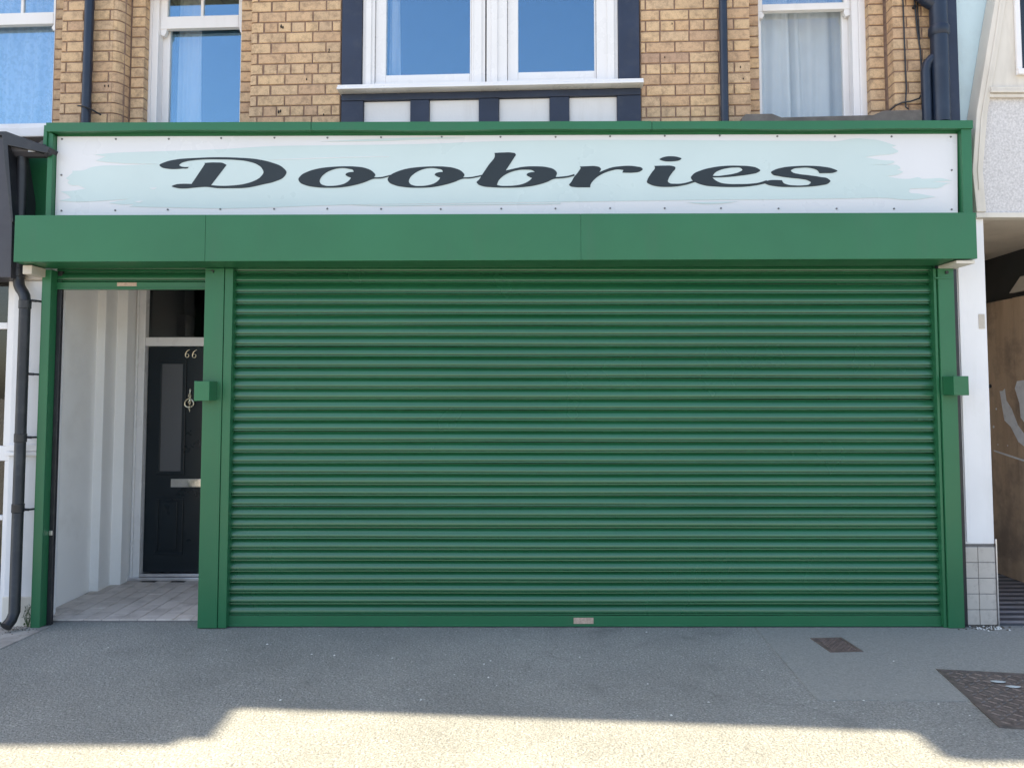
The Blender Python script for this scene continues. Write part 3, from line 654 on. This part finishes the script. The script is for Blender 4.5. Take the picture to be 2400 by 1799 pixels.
shutter = tag(empty('roller_shutter', (.49, 0, 0)), 'wide closed green roller shutter covering the shop window', 'roller shutter')
smesh = [slat_mesh(-2.42, 2.415, 24, .0010) for _ in range(9)]
z = .072+PITCH*33
for i in range(33):
    o_ = link('slat', smesh[(i*4+i//9) % 9], 'green_slat', shutter, (0, .006+random.uniform(-.0018, .0018), z-i*PITCH+random.uniform(-.0007, .0007)))
    o_.rotation_euler = (R(random.gauss(0, 1.8)), R(random.uniform(-.02, .02)), 0)
def shp(mb, name, mat, bev=0, **k): return mb.build(name, mat, shutter, bev=bev, loc=(-.49, 0, 0), **k)
shp(MB().prism_x([(-.006,.073),(-.010,.071),(-.010,.016),(-.018,.014),(-.018,.006),(.012,.006),(.012,.073)], -1.93, 2.91), 'bottom_rail', 'green_paint', .0012)
shp(MB().prism_x([(-.0185,.0058),(-.0185,.0015),(.010,.0015),(.010,.0058)], -1.92, 2.90), 'rubber_seal', 'black_plastic')
shp(MB().box(.412, .545, -.0125, -.0105, .022, .062), 'rail_sticker', 'sticker', .0006)
def guide(x0, x1, y0=-.05, top=2.408):
    return MB().box(x0, x1, y0, .05, .004, top)
shp(guide(-1.954, -1.898), 'guide_rail', 'green_paint', .004)
shp(MB().box(-1.952, -1.900, -.052, -.0505, 2.33, 2.40), 'guide_cap', 'green_paint', .0007)
shp(guide(2.872, 2.892, -.042), 'guide_rail', 'green_paint', .004)
shp(guide(2.896, 3.004, -.055), 'guide_rail', 'green_paint', .005)
shp(MB().box(2.874, 3.00, -.06, -.056, 2.335, 2.345), 'guide_cap', 'green_paint', .001)
shp(MB().tube([(2.955,-.055,2.378),(2.955,-.064,2.378)], .011, 12), 'bolt', 'black_plastic')
shp(MB().box(3.006, 3.05, -.01, .06, .004, 2.405), 'packing_strip', 'black_plastic')
def lock(x0, x1, z0, z1, plate):
    m_ = MB().prism_z([(x0,-.185),(x1,-.185),(x1,-.056),(x0,-.056)], z0, z1)
    o_ = shp(m_, 'lock_box', 'green_paint', .004)
    return o_
lock(2.905, 3.005, 1.545, 1.672, 0)

# ================================================================== entrance shutter, rolled up
es = tag(empty('roller_shutter', (-2.6, .03, 0)), 'narrow green roller shutter raised above the white entrance', 'roller shutter')
def esp(mb, name, mat, bev=0, **k): return mb.build(name, mat, es, bev=bev, loc=(2.6, -.03, 0), **k)
em = slat_mesh(-.54, .515, 4, .0004)
for i in range(2): link('slat', em, 'green_slat', es, (0, .0, 2.470-i*PITCH))
esp(MB().prism_x([(.020,2.325),(.016,2.322),(.016,2.285),(.008,2.283),(.008,2.272),(.050,2.272),(.050,2.325)], -3.14, -2.088), 'bottom_rail', 'green_paint', .0012)
esp(MB().box(-2.72, -2.585, .0145, .0158, 2.294, 2.320), 'rail_sticker', 'sticker', .0005)
esp(guide(-3.198, -3.136, -.05, 2.40), 'guide_rail', 'green_paint', .005)
esp(MB().box(-3.135, -3.104, .022, .05, .004, 2.40), 'guide_channel', 'black_plastic', .003)
esp(guide(-2.087, -1.957, -.055, 2.408), 'guide_rail', 'green_paint', .005)
esp(MB().tube([(-2.035,-.055,2.385),(-2.035,-.066,2.385)], .010, 12), 'bolt', 'black_plastic')
esp(MB().box(-2.080, -2.030, -.068, -.0555, 2.378, 2.386), 'guide_cap', 'green_paint', .001)
esp(MB().prism_z([(-2.087,-.185),(-1.990,-.185),(-1.990,-.056),(-2.087,-.056)], 1.510, 1.638).box(-2.105, -2.088, -.150, -.145, 1.508, 1.640), 'lock_box', 'green_paint', .003)
esp(MB().box(-3.133, -3.110, .014, .0215, .60, .632), 'catch', 'aluminium', .002)

# ================================================================== pipes and cables on the upper front
def wall_thing(name, label, cat, s, z, group=None):
    return tag(empty(name, on_wall(s, 0, z), WALL_ROT), label, cat, group)
def wt(mb, name, mat, root, s, z, **k):               # part in wall coordinates under a root standing at (s, z)
    return mb.build(name, mat, root, loc=(-s, 0, -z), **k)
p1 = wall_thing('downpipe', 'slim navy downpipe in front of the left brick pier', 'downpipe', -3.157, 3.4)
wt(MB().tube([(-3.157,-.05,3.43),(-3.157,-.05,5.2)], .033, 16), 'pipe', 'navy_paint', p1, -3.157, 3.4, smooth=40)
wt(MB().tube([(-3.20,-.085,3.672),(-3.157,-.087,3.668),(-3.11,-.08,3.65),(-3.06,-.02,3.625)], .006, 8), 'strap', 'black_plastic', p1, -3.157, 3.4, smooth=40)
p2 = wall_thing('downpipe', 'slim navy downpipe on the brick pier right of the timber bay', 'downpipe', 1.508, 3.4)
wt(MB().tube([(1.508,-.05,3.43),(1.508,-.05,5.2)], .0295, 16), 'pipe', 'navy_paint', p2, 1.508, 3.4, smooth=40)
p3 = wall_thing('soil_pipe', 'thick navy soil pipes at the right edge of the brick front', 'soil pipe', 2.98, 3.4)
wt(MB().tube([(2.985,-.075,3.43),(2.985,-.075,5.2)], .058, 20), 'pipe', 'navy_paint', p3, 2.98, 3.4, smooth=40)
wt(MB().tube([(2.985,-.075,4.04),(2.985,-.075,4.055),(2.985,-.075,4.10),(2.985,-.075,4.115)], [.060,.068,.068,.060], 20), 'collar', 'navy_paint', p3, 2.98, 3.4, smooth=30)
wt(MB().tube([(2.895,-.06,3.43),(2.895,-.06,3.80),(2.905,-.062,3.85),(2.935,-.066,3.885),(2.97,-.07,3.90)], .034, 16), 'branch_pipe', 'navy_paint', p3, 2.98, 3.4, smooth=40)
wt(MB().tube([(2.80,-.06,4.40),(2.86,-.062,4.37),(2.91,-.068,4.31),(2.97,-.074,4.26)], [.05,.05,.048,.044], 16), 'branch_pipe', 'navy_paint', p3, 2.98, 3.4, smooth=40)
wt(MB().box(3.045, 3.128, -.045, -.004, 3.43, 5.2), 'backing_board', 'navy_timber', p3, 2.98, 3.4, bev=.006)
cb = wall_thing('cable', 'thin dark cables hanging down the right brick pier', 'cable', 2.78, 3.56)
for pts, r in (([(2.772,-.012,4.72),(2.776,-.012,4.3),(2.778,-.012,4.05),(2.779,-.012,3.87),(2.782,-.012,3.70),(2.770,-.02,3.60),(2.766,-.03,3.56),(2.785,-.03,3.545)], .0055),
               ([(2.845,-.012,4.72),(2.858,-.012,4.30),(2.868,-.012,4.12),(2.886,-.012,3.97),(2.890,-.012,3.75),(2.888,-.02,3.67),(2.86,-.03,3.62),(2.80,-.03,3.60),(2.74,-.03,3.592),(2.70,-.02,3.575),(2.67,.05,3.55),(2.60,.06,3.54)], .006),
               ([(2.875,-.01,4.72),(2.877,-.01,4.25),(2.884,-.01,4.05)], .0045),
               ([(2.895,-.03,3.62),(2.893,-.035,3.56),(2.875,-.035,3.53)], .006)):
    wt(MB().tube(pts, r, 8), 'cable_run', 'black_plastic', cb, 2.78, 3.56, smooth=60)
wt(MB().tube([(2.853,-.02,4.285),(2.853,0,4.285)], .012, 8), 'cable_clip', 'black_plastic', cb, 2.78, 3.56)

# ================================================================== curtains
def drape(name, label, s0, s1, z0, z1, d, mat, n, amp, cat='curtain', group=None, lean=0):
    root = wall_thing(name, label, cat, (s0+s1)/2, z0)
    cols = n*6; v_ = []; f_ = []
    for i in range(cols+1):
        u = i/cols; x = s0+(s1-s0)*u
        for j in range(9):
            w = j/8
            y = d+amp*math.sin(u*n*2*math.pi+.6*math.sin(3*w+n))*(1-.35*w)+.4*amp*math.sin(u*n*4.3+2*w)
            v_.append((x+lean*w*(u-.5)+.012*math.sin(u*9+w*2), y, z0+(z1-z0)*w))
    for i in range(cols):
        for j in range(8):
            a = i*9+j; f_.append((a, a+9, a+10, a+1))
    wt(MB().add(v_, f_), 'cloth', mat, root, (s0+s1)/2, z0, smooth=180)
    return root
drape('curtain', 'white lace net curtain filling the leftmost sash window', -4.5, -3.60, 3.62, 5.3, .41, 'lace', 8, .03)
drape('curtain', 'white curtain at the left side of the sash window beside the navy pipe', -2.70, -2.50, 3.5, 5.3, .40, 'curtain', 3, .016)
drape('curtain', 'white curtain at the left side of the bay window', -.95, -.86, 3.8, 5.3, .20, 'curtain', 2, .012)
drape('curtain', 'left white curtain in the right-hand sash window', 1.80, 2.10, 3.5, 5.3, .385, 'curtain', 3, .026)
drape('curtain', 'right white curtain in the right-hand sash window, overlapping the left one', 2.06, 2.52, 3.5, 5.3, .425, 'curtain', 4, .028)

# ================================================================== neighbour on the left
lb = tag(empty('neighbour_building', (-4.2, .6, 0)), 'neighbouring white shopfront with charcoal fascia at the left edge', 'building')
def lp(mb, name, mat, bev=0, parent=None, **k): return mb.build(name, mat, parent or lb, bev=bev, **({} if parent else dict(loc=(4.2, -.6, 0))), **k)
lp(MB().box(-3.415, -3.205, .0, .25, .0, 2.33), 'pilaster', 'white_render', .006)
lp(MB().box(-3.425, -3.200, -.028, -.002, 1.138, 1.165).box(-3.425, -3.200, -.018, -.002, 1.168, 1.212), 'moulding', 'white_paint', .004)
lp(MB().box(-3.415, -3.201, -.012, -.002, .0, .20), 'plinth', 'cream_paint', .006)
lp(MB().prism_y([(-8,2.33),(-3.345,2.33),(-3.352,2.9),(-3.425,3.285),(-8,3.285)], -.15, .1), 'fascia', 'charcoal', .004)
lp(MB().prism_y([(-8,3.287),(-3.428,3.287),(-3.345,2.70),(-3.330,2.70),(-3.385,3.22),(-3.12,3.165),(-3.10,3.205),(-3.40,3.315),(-8,3.315)], -.17, -.06), 'fascia_cap', 'black_plastic', .003)
lp(MB().box(-8, -3.425, .03, .12, 1.10, 1.20).box(-3.475, -3.425, .03, .12, 1.201, 2.33).box(-8, -3.476, .03, .12, 2.00, 2.045), 'window_frame', 'white_paint', .004)
lp(MB().box(-8, -3.476, .07, .076, 1.201, 1.999), 'pane', 'dark_glass')
lp(MB().box(-8, -3.476, .07, .076, 2.046, 2.33), 'pane', 'dark_glass')
for i in range(4): lp(MB().box(-8, -3.476, .085, .10, 2.05+i*.07, 2.10+i*.07), 'blind_slat', 'blind', .004)
lp(MB().box(-8, -3.476, .12, .16, 1.79, 1.86), 'window_rail', 'charcoal')
lp(MB().box(-3.46, -3.425, .03, .12, .02, 1.099).box(-8, -3.461, .03, .12, .02, .06).box(-8, -3.461, .03, .12, .70, .73), 'lower_frame', 'white_paint', .004)
lp(MB().box(-8, -3.461, .07, .076, .061, .699), 'lower_pane', 'dark_glass')
lp(MB().box(-8, -3.461, .07, .076, .731, 1.099), 'lower_pane', 'dark_glass')
lp(MB().box(-8, -3.43, .5, .6, 0, 2.4), 'interior_wall', 'interior')
lp(MB().box(-12.6, -8, .0, .3, 0, 3.3), 'front_wall', 'white_render')
lp(MB().prism_z([(-12.6,.86),(-4.62,.46),(-4.62,.8),(-12.6,1.2)], 3.28, 7.79), 'upper_wall', 'brick_far')
lp(MB().prism_z([(-12.6,-.05),(-6.83,-.05),(-6.83,.015),(-6.69,.015),(-6.70,.355),(-3.39,.08),(-3.39,8),(-12.6,8)], 7.8, 8.0), 'shadow_eaves', 'navy_timber')  # unseen outline, stepped to shape the shadow edge on the footway
lp(MB().prism_x([(.8,8.002),(8,8.002),(4,10.4)], -12.6, -3.38), 'roof', 'roof_tile')
lp(MB().box(-12.6, -3.52, 2.6, 8, 0, 7.79), 'rear_wall', 'interior')
lp(MB().box(-12.9, -12.6, .0, 8, 0, 7.79), 'gable_wall', 'brick_far')

dpipe = tag(empty('downpipe', (-3.29, -.06, 0)), 'black downpipe with a swan-neck bend at the left end of the shop', 'downpipe')
def dq(mb, name, mat, **k): return mb.build(name, mat, dpipe, loc=(3.29, .06, 0), **k)
path = [(-3.345,-.07,3.17),(-3.345,-.07,2.43),(-3.344,-.07,2.33),(-3.338,-.072,2.29),(-3.322,-.078,2.262),(-3.300,-.086,2.238),(-3.284,-.092,2.21),(-3.279,-.095,2.17),(-3.278,-.095,2.0),(-3.276,-.095,.12),(-3.280,-.12,.075),(-3.288,-.16,.045)]
dq(MB().tube(path, .0345, 18), 'pipe', 'black_plastic', smooth=40)
for z_, x_, y_ in ((2.375, -3.3445, -.07), (2.155, -3.2785, -.095), (1.262, -3.277, -.095), (.80, -3.277, -.095)):
    dq(MB().tube([(x_,y_,z_-.03),(x_,y_,z_-.026),(x_,y_,z_+.026),(x_,y_,z_+.03)], [.0345,.0385,.0385,.0345], 18), 'collar', 'black_plastic', smooth=30)
for z_ in (2.185, 1.690, 1.268, .790):
    dq(MB().tube([(-3.262,-.085,z_),(-3.215,-.075,z_-.004)], .009, 8).tube([(-3.222,-.085,z_-.003),(-3.20,-.045,z_-.004),(-3.212,-.001,z_-.004)], .007, 8), 'pipe_bracket', 'black_plastic', smooth=40)
dq(MB().prism_x([(-.14,3.235),(-.13,3.19),(-.10,3.165),(-.06,3.165),(-.03,3.19),(-.02,3.235),(-.028,3.235),(-.038,3.195),(-.065,3.173),(-.095,3.173),(-.122,3.195),(-.132,3.235)], -3.40, -3.15), 'gutter_outlet', 'charcoal')
dq(MB().box(-3.265, -3.20, -.1405, -.139, 3.185, 3.222), 'gutter_tape', 'aluminium')
dq(MB().tube([(-3.17,-.09,3.18),(-3.14,-.13,3.172),(-3.115,-.16,3.185)], [.016,.02,.012], 10), 'gutter_bracket', 'charcoal', smooth=40)

# ================================================================== neighbour on the right
rb = tag(empty('neighbour_building', (4.4, .6, 0)), 'neighbouring pale blue and cream front with roughcast bay at the right edge', 'building')
def rp(mb, name, mat, bev=0, **k): return mb.build(name, mat, rb, bev=bev, loc=(-4.4, -.6, 0), **k)
rp(MB().box(3.150, 3.70, .085, .4, 2.80, 7.79), 'side_wall', 'blue_render', .004)
rp(MB().prism_y([(3.255,2.80),(5.6,2.80),(5.6,5.2),(3.60,5.2),(3.475,4.45),(3.40,4.05),(3.29,3.50),(3.243,3.09)], -.012, .08), 'bay_front', 'roughcast')
rp(MB().prism_y([(3.188,2.80),(3.254,2.80),(3.240,3.09),(3.288,3.50),(3.398,4.05),(3.473,4.45),(3.598,5.2),(3.52,5.2),(3.400,4.45),(3.318,4.05),(3.212,3.50),(3.168,3.09)], -.035, .083), 'corner_board', 'cream_paint', .006)
rp(MB().prism_y([(3.205,2.95),(3.225,2.97),(3.213,3.09),(3.250,3.46),(3.37,4.05),(3.53,5.0),(3.52,5.0),(3.355,4.05),(3.237,3.46),(3.20,3.09)], -.041, -.036), 'corner_bead', 'cream_paint', .001)
rp(MB().box(3.300, 5.6, -.040, -.013, 3.60, 3.625).box(3.305, 5.6, -.055, -.013, 3.628, 3.648).box(3.310, 5.6, -.045, -.013, 3.651, 3.672), 'string_moulding', 'cream_paint', .003)
rp(MB().prism_y([(3.316,3.674),(5.6,3.674),(5.6,5.2),(3.57,5.2),(3.40,4.2)], -.020, -.0125), 'window_surround', 'cream_paint', .002)
rp(MB().box(3.50, 5.6, -.05, -.021, 3.76, 3.80).box(3.50, 3.535, -.04, -.021, 3.801, 5.2), 'bay_window_frame', 'white_paint', .003)
rp(MB().box(3.536, 5.6, -.028, -.0225, 3.802, 5.2), 'pane', 'dark_glass')
rp(MB().box(3.188, 5.6, -.030, .06, 2.762, 2.797), 'bay_lip', 'cream_paint', .004)
rp(MB().add([(3.255,.06,2.775),(5.6,.06,2.775),(5.6,1.9,2.74),(3.255,1.9,2.74),(3.255,.06,2.79),(5.6,.06,2.79),(5.6,1.9,2.755),(3.255,1.9,2.755)], [(0,3,2,1),(4,5,6,7),(0,1,5,4),(1,2,6,5),(2,3,7,6),(3,0,4,7)]), 'soffit', 'cream_soffit')
rp(MB().box(3.052, 3.252, .0, .16, .545, 2.761), 'pilaster', 'white_paint', .006)
rp(MB().box(3.060, 3.082, -.012, -.001, .56, 2.75), 'pilaster_bead', 'white_paint', .004)
rp(MB().box(3.195, 3.235, -.006, -.001, 2.00, 2.10), 'pale_scar', 'cream_soffit', .002)
plinth = rp(MB().box(3.040, 3.250, .006, .16, .0, .543), 'tiled_plinth', 'grout')
tx = [(3.042, 3.134), (3.138, 3.2485)]
tz = [.012, .112, .216, .320, .424, .528]
for a, b_ in tx:
    for z0_, z1_ in zip(tz, tz[1:]):
        MB().box(a, b_, -.003, .0055, z0_+.0015, z1_-.0025).build('plinth_tile', 'plinth_tile', plinth, bev=.002)
for z0_, z1_ in zip(tz, tz[1:]):
    MB().box(3.2505, 3.258, .006, .155, z0_+.0015, z1_-.0025).build('plinth_tile', 'plinth_tile', plinth, bev=.002)
rp(MB().box(3.06, 4.17, 1.86, 1.95, 0, 2.76), 'porch_back_wall', 'cream_soffit')
rp(MB().box(3.11, 3.19, .16, 1.86, 0, 2.76), 'porch_side_wall', 'cream_paint')
rp(MB().box(3.93, 4.06, 1.30, 1.42, 2.34, 2.755), 'porch_post', 'cream_paint', .006)
rp(MB().box(4.24, 4.30, .1, 1.86, 2.30, 2.755), 'transom_panel', 'dark_board')
rp(MB().box(3.19, 5.6, .02, 1.9, -.02, .014), 'porch_floor', 'stripe_tile')
rp(MB().box(3.254, 3.262, -.010, .0, .0, .58), 'plinth_trim', 'aluminium', .001)
rp(MB().box(5.61, 9.0, .0, .3, 0, 7.79), 'front_wall', 'white_render')
rp(MB().box(3.3, 5.6, .1, .3, 5.21, 7.79), 'upper_wall', 'roughcast')
rp(MB().box(3.31, 9.0, -.2, 8, 7.8, 8.0), 'shadow_eaves', 'navy_timber')  # unseen; continues the edge set for the footway's shadow
rp(MB().prism_x([(.5,8.002),(8,8.002),(4,10.4)], 3.31, 9), 'roof', 'roof_tile')
rp(MB().box(3.22, 9.0, 2.6, 8, 0, 7.79), 'rear_wall', 'interior')
rp(MB().box(9.01, 9.3, .0, 8, 0, 7.79), 'gable_wall', 'brick_far')

ply = tag(empty('plywood_hoarding', (4.18, .9, .014)), 'stained brown plywood hoarding with torn white paper in the right-hand porch', 'hoarding')
def pp(mb, name, mat, bev=0): return mb.build(name, mat, ply, bev=bev, loc=(-4.18, -.9, -.014))
pp(MB().box(4.18, 4.198, .12, 1.14, .016, 2.355), 'board', 'plywood', .002)
pp(MB().box(4.181, 4.199, 1.146, 1.84, .016, 2.352), 'board', 'plywood', .002)
def paper(pts, x):
    n = len(pts)
    return MB().add([(x,y,z) for y,z in pts]+[(x-.0012,y,z) for y,z in pts], [tuple(range(n)), tuple(range(2*n-1,n-1,-1))]+[(i,(i+1)%n,n+(i+1)%n,n+i) for i in range(n)])
pp(paper([(1.35,1.58),(1.31,1.58),(1.28,1.60),(1.265,1.50),(1.20,1.43),(1.13,1.30),(1.0,1.18),(1.0,1.10),(1.13,1.16),(1.22,1.28),(1.30,1.33),(1.325,1.45)], 4.1795), 'torn_paper', 'paper')
pp(paper([(1.15,1.60),(1.12,1.66),(1.0,1.67),(.85,1.60),(.85,1.36),(1.0,1.28),(1.09,1.36),(1.10,1.48)], 4.1795), 'torn_paper', 'paper')
pp(paper([(1.46,1.07),(1.30,1.05),(1.0,1.01),(1.0,.995),(1.3,1.035),(1.46,1.058)], 4.1795), 'paper_strip', 'paper')
pp(MB().tube([(4.18,1.475,1.622),(4.15,1.475,1.622)], .016, 10), 'bolt', 'black_plastic')
for y_, z_, r_ in ((1.405,1.425,.010),(1.45,1.27,.012),(1.40,1.12,.006),(1.27,1.12,.006)):
    pp(MB().tube([(4.1795,y_,z_),(4.178,y_,z_)], r_, 9), 'paint_blob', 'paper')
tag(MB().prism_x([(1.2,2.40),(1.05,2.52),(.75,2.52),(.6,2.40)], 4.19, 4.23).build('sign_offcut', 'cream_soffit', bev=.004), 'pale angular board leaning above the plywood hoarding', 'board')

# ================================================================== on the pavement
def cover(cx, cy, w, l, rot, label, mat, nx, ny):
    r = tag(empty('access_cover', (cx, cy, 0), R(rot)), label, 'access cover')
    f_ = MB(); b_ = .018
    f_.box(-w/2, w/2, -l/2, -l/2+b_, -.02, .008).box(-w/2, w/2, l/2-b_, l/2, -.02, .008).box(-w/2, -w/2+b_, -l/2+b_, l/2-b_, -.02, .008).box(w/2-b_, w/2, -l/2+b_, l/2-b_, -.02, .008)
    f_.build('rim', mat, r, bev=.002)
    MB().box(-w/2+b_+.002, w/2-b_-.002, -l/2+b_+.002, l/2-b_-.002, -.02, .0045).build('lid', mat, r)
    t_ = MB(); iw, il = w-2*b_-.02, l-2*b_-.02
    for i in range(nx):
        for j in range(ny):
            x = -iw/2+(i+.5)*iw/nx; y = -il/2+(j+.5)*il/ny; a = R(40 if (i+j) % 2 else -40); q = min(iw/nx, il/ny)*.42; h = q*.30
            c_, s_ = math.cos(a), math.sin(a)
            base = [(-q,-h),(q,-h),(q,h),(-q,h)]; topq = [(-q*.8,-h*.6),(q*.8,-h*.6),(q*.8,h*.6),(-q*.8,h*.6)]
            vs_ = [(x+u*c_-v_*s_, y+u*s_+v_*c_, .0045) for u, v_ in base]+[(x+u*c_-v_*s_, y+u*s_+v_*c_, .0088) for u, v_ in topq]
            t_.add(vs_, [(4,5,6,7),(0,1,5,4),(1,2,6,5),(2,3,7,6),(3,0,4,7)])
    tr = t_.build('tread', mat, r); tr['kind'] = 'stuff'
    return r
c1 = cover(2.008, -.388, .205, .268, 4, 'small rusty brown access cover set close to the shutter', 'iron_small', 9, 12)
c2 = cover(2.63, -1.235, .60, .76, -9, 'large brown iron access cover at the right edge of the footway', 'iron', 11, 14)
for dx, dy in ((-.045, .22), (.0, .155)):
    MB().prism_z([(dx+.036*math.cos(a)*(1+.2*math.sin(3*a)), dy+.015*math.sin(a)) for a in [2*math.pi*i/14 for i in range(14)]], .0089, .0102).build('paint_mark', 'pale_paint_spot', c2)
fl_ = tag(MB().prism_z([(-3.125,-.55),(-3.09,-.012),(-3.60,-.012),(-3.60,-.55)][::-1], -.04, .006).build('paving_slab', 'flagstone', bev=.004), 'worn pale paving slab below the black downpipe', kind='structure')
tag(MB().prism_z([(-3.605,-.55),(-4.3,-.55),(-4.3,-.012),(-3.605,-.012)], -.04, .007).build('paving_slab', 'flagstone', bev=.004), 'worn pale paving slab further left', kind='structure')
# small weed and grit where the pipe meets the ground
wd = tag(empty('weed', (-3.225, -.03, .0)), 'tiny weed growing in grit beside the foot of the black downpipe', 'weed')
m_ = MB()
for i in range(34):
    a = random.uniform(0, 6.28); r_ = random.uniform(.005, .05); h = random.uniform(.02, .16); q = random.uniform(.006, .013); tw = random.uniform(0, 6.28)
    x, y, z_ = r_*math.cos(a), r_*math.sin(a)*.5, h
    u = Vector((math.cos(tw), math.sin(tw), random.uniform(-.4, .4)))*q; w_ = Vector((-math.sin(tw), math.cos(tw), random.uniform(-.6, .6)))*q*.6
    c_ = Vector((x, y, z_))
    m_.add([c_-u, c_-w_, c_+u, c_+w_], [(0,1,2,3)])
m_.build('leaves', 'leaf', wd)
m_ = MB()
for i in range(5): m_.tube([(random.uniform(-.01,.01), 0, 0), (random.uniform(-.03,.03), random.uniform(-.02,.0), .08), (random.uniform(-.04,.04), random.uniform(-.025,.0), .15)], [.003,.002,.001], 5)
m_.build('stem', 'leaf', wd)
def grit(name, label, cx, cy, rx, ry, n, mat, r0, r1):
    m_ = MB()
    for i in range(n):
        x = cx+random.gauss(0, rx); y = min(cy+random.gauss(0, ry), -.005); r_ = random.uniform(r0, r1); k = 5
        a0 = random.uniform(0, 6.28)
        ring = [(x+r_*math.cos(a0+2*math.pi*j/k)*random.uniform(.7, 1.2), y+r_*math.sin(a0+2*math.pi*j/k)*random.uniform(.6, 1.1), .002) for j in range(k)]
        m_.add(ring+[(x, y, .003+r_*random.uniform(.3, .8))], [(j, (j+1) % k, k) for j in range(k)])
    return tag(m_.build(name, mat), label, kind='stuff')
grit('grit', 'dark grit and leaf litter round the foot of the downpipe', -3.27, -.06, .07, .05, 150, 'earth', .004, .014)
grit('rubble', 'pale crumbs of mortar at the foot of the tiled plinth', 3.19, -.045, .06, .03, 60, 'gum', .003, .013)
grit('rubble', 'dark crumbs along the foot of the tiled plinth', 3.14, -.03, .09, .03, 160, 'earth', .004, .014)
grit('pavement_crumbs', 'scattered pale crumbs and gum specks over the footway', 0, -.85, 2.4, .55, 46, 'gum', .003, .009)
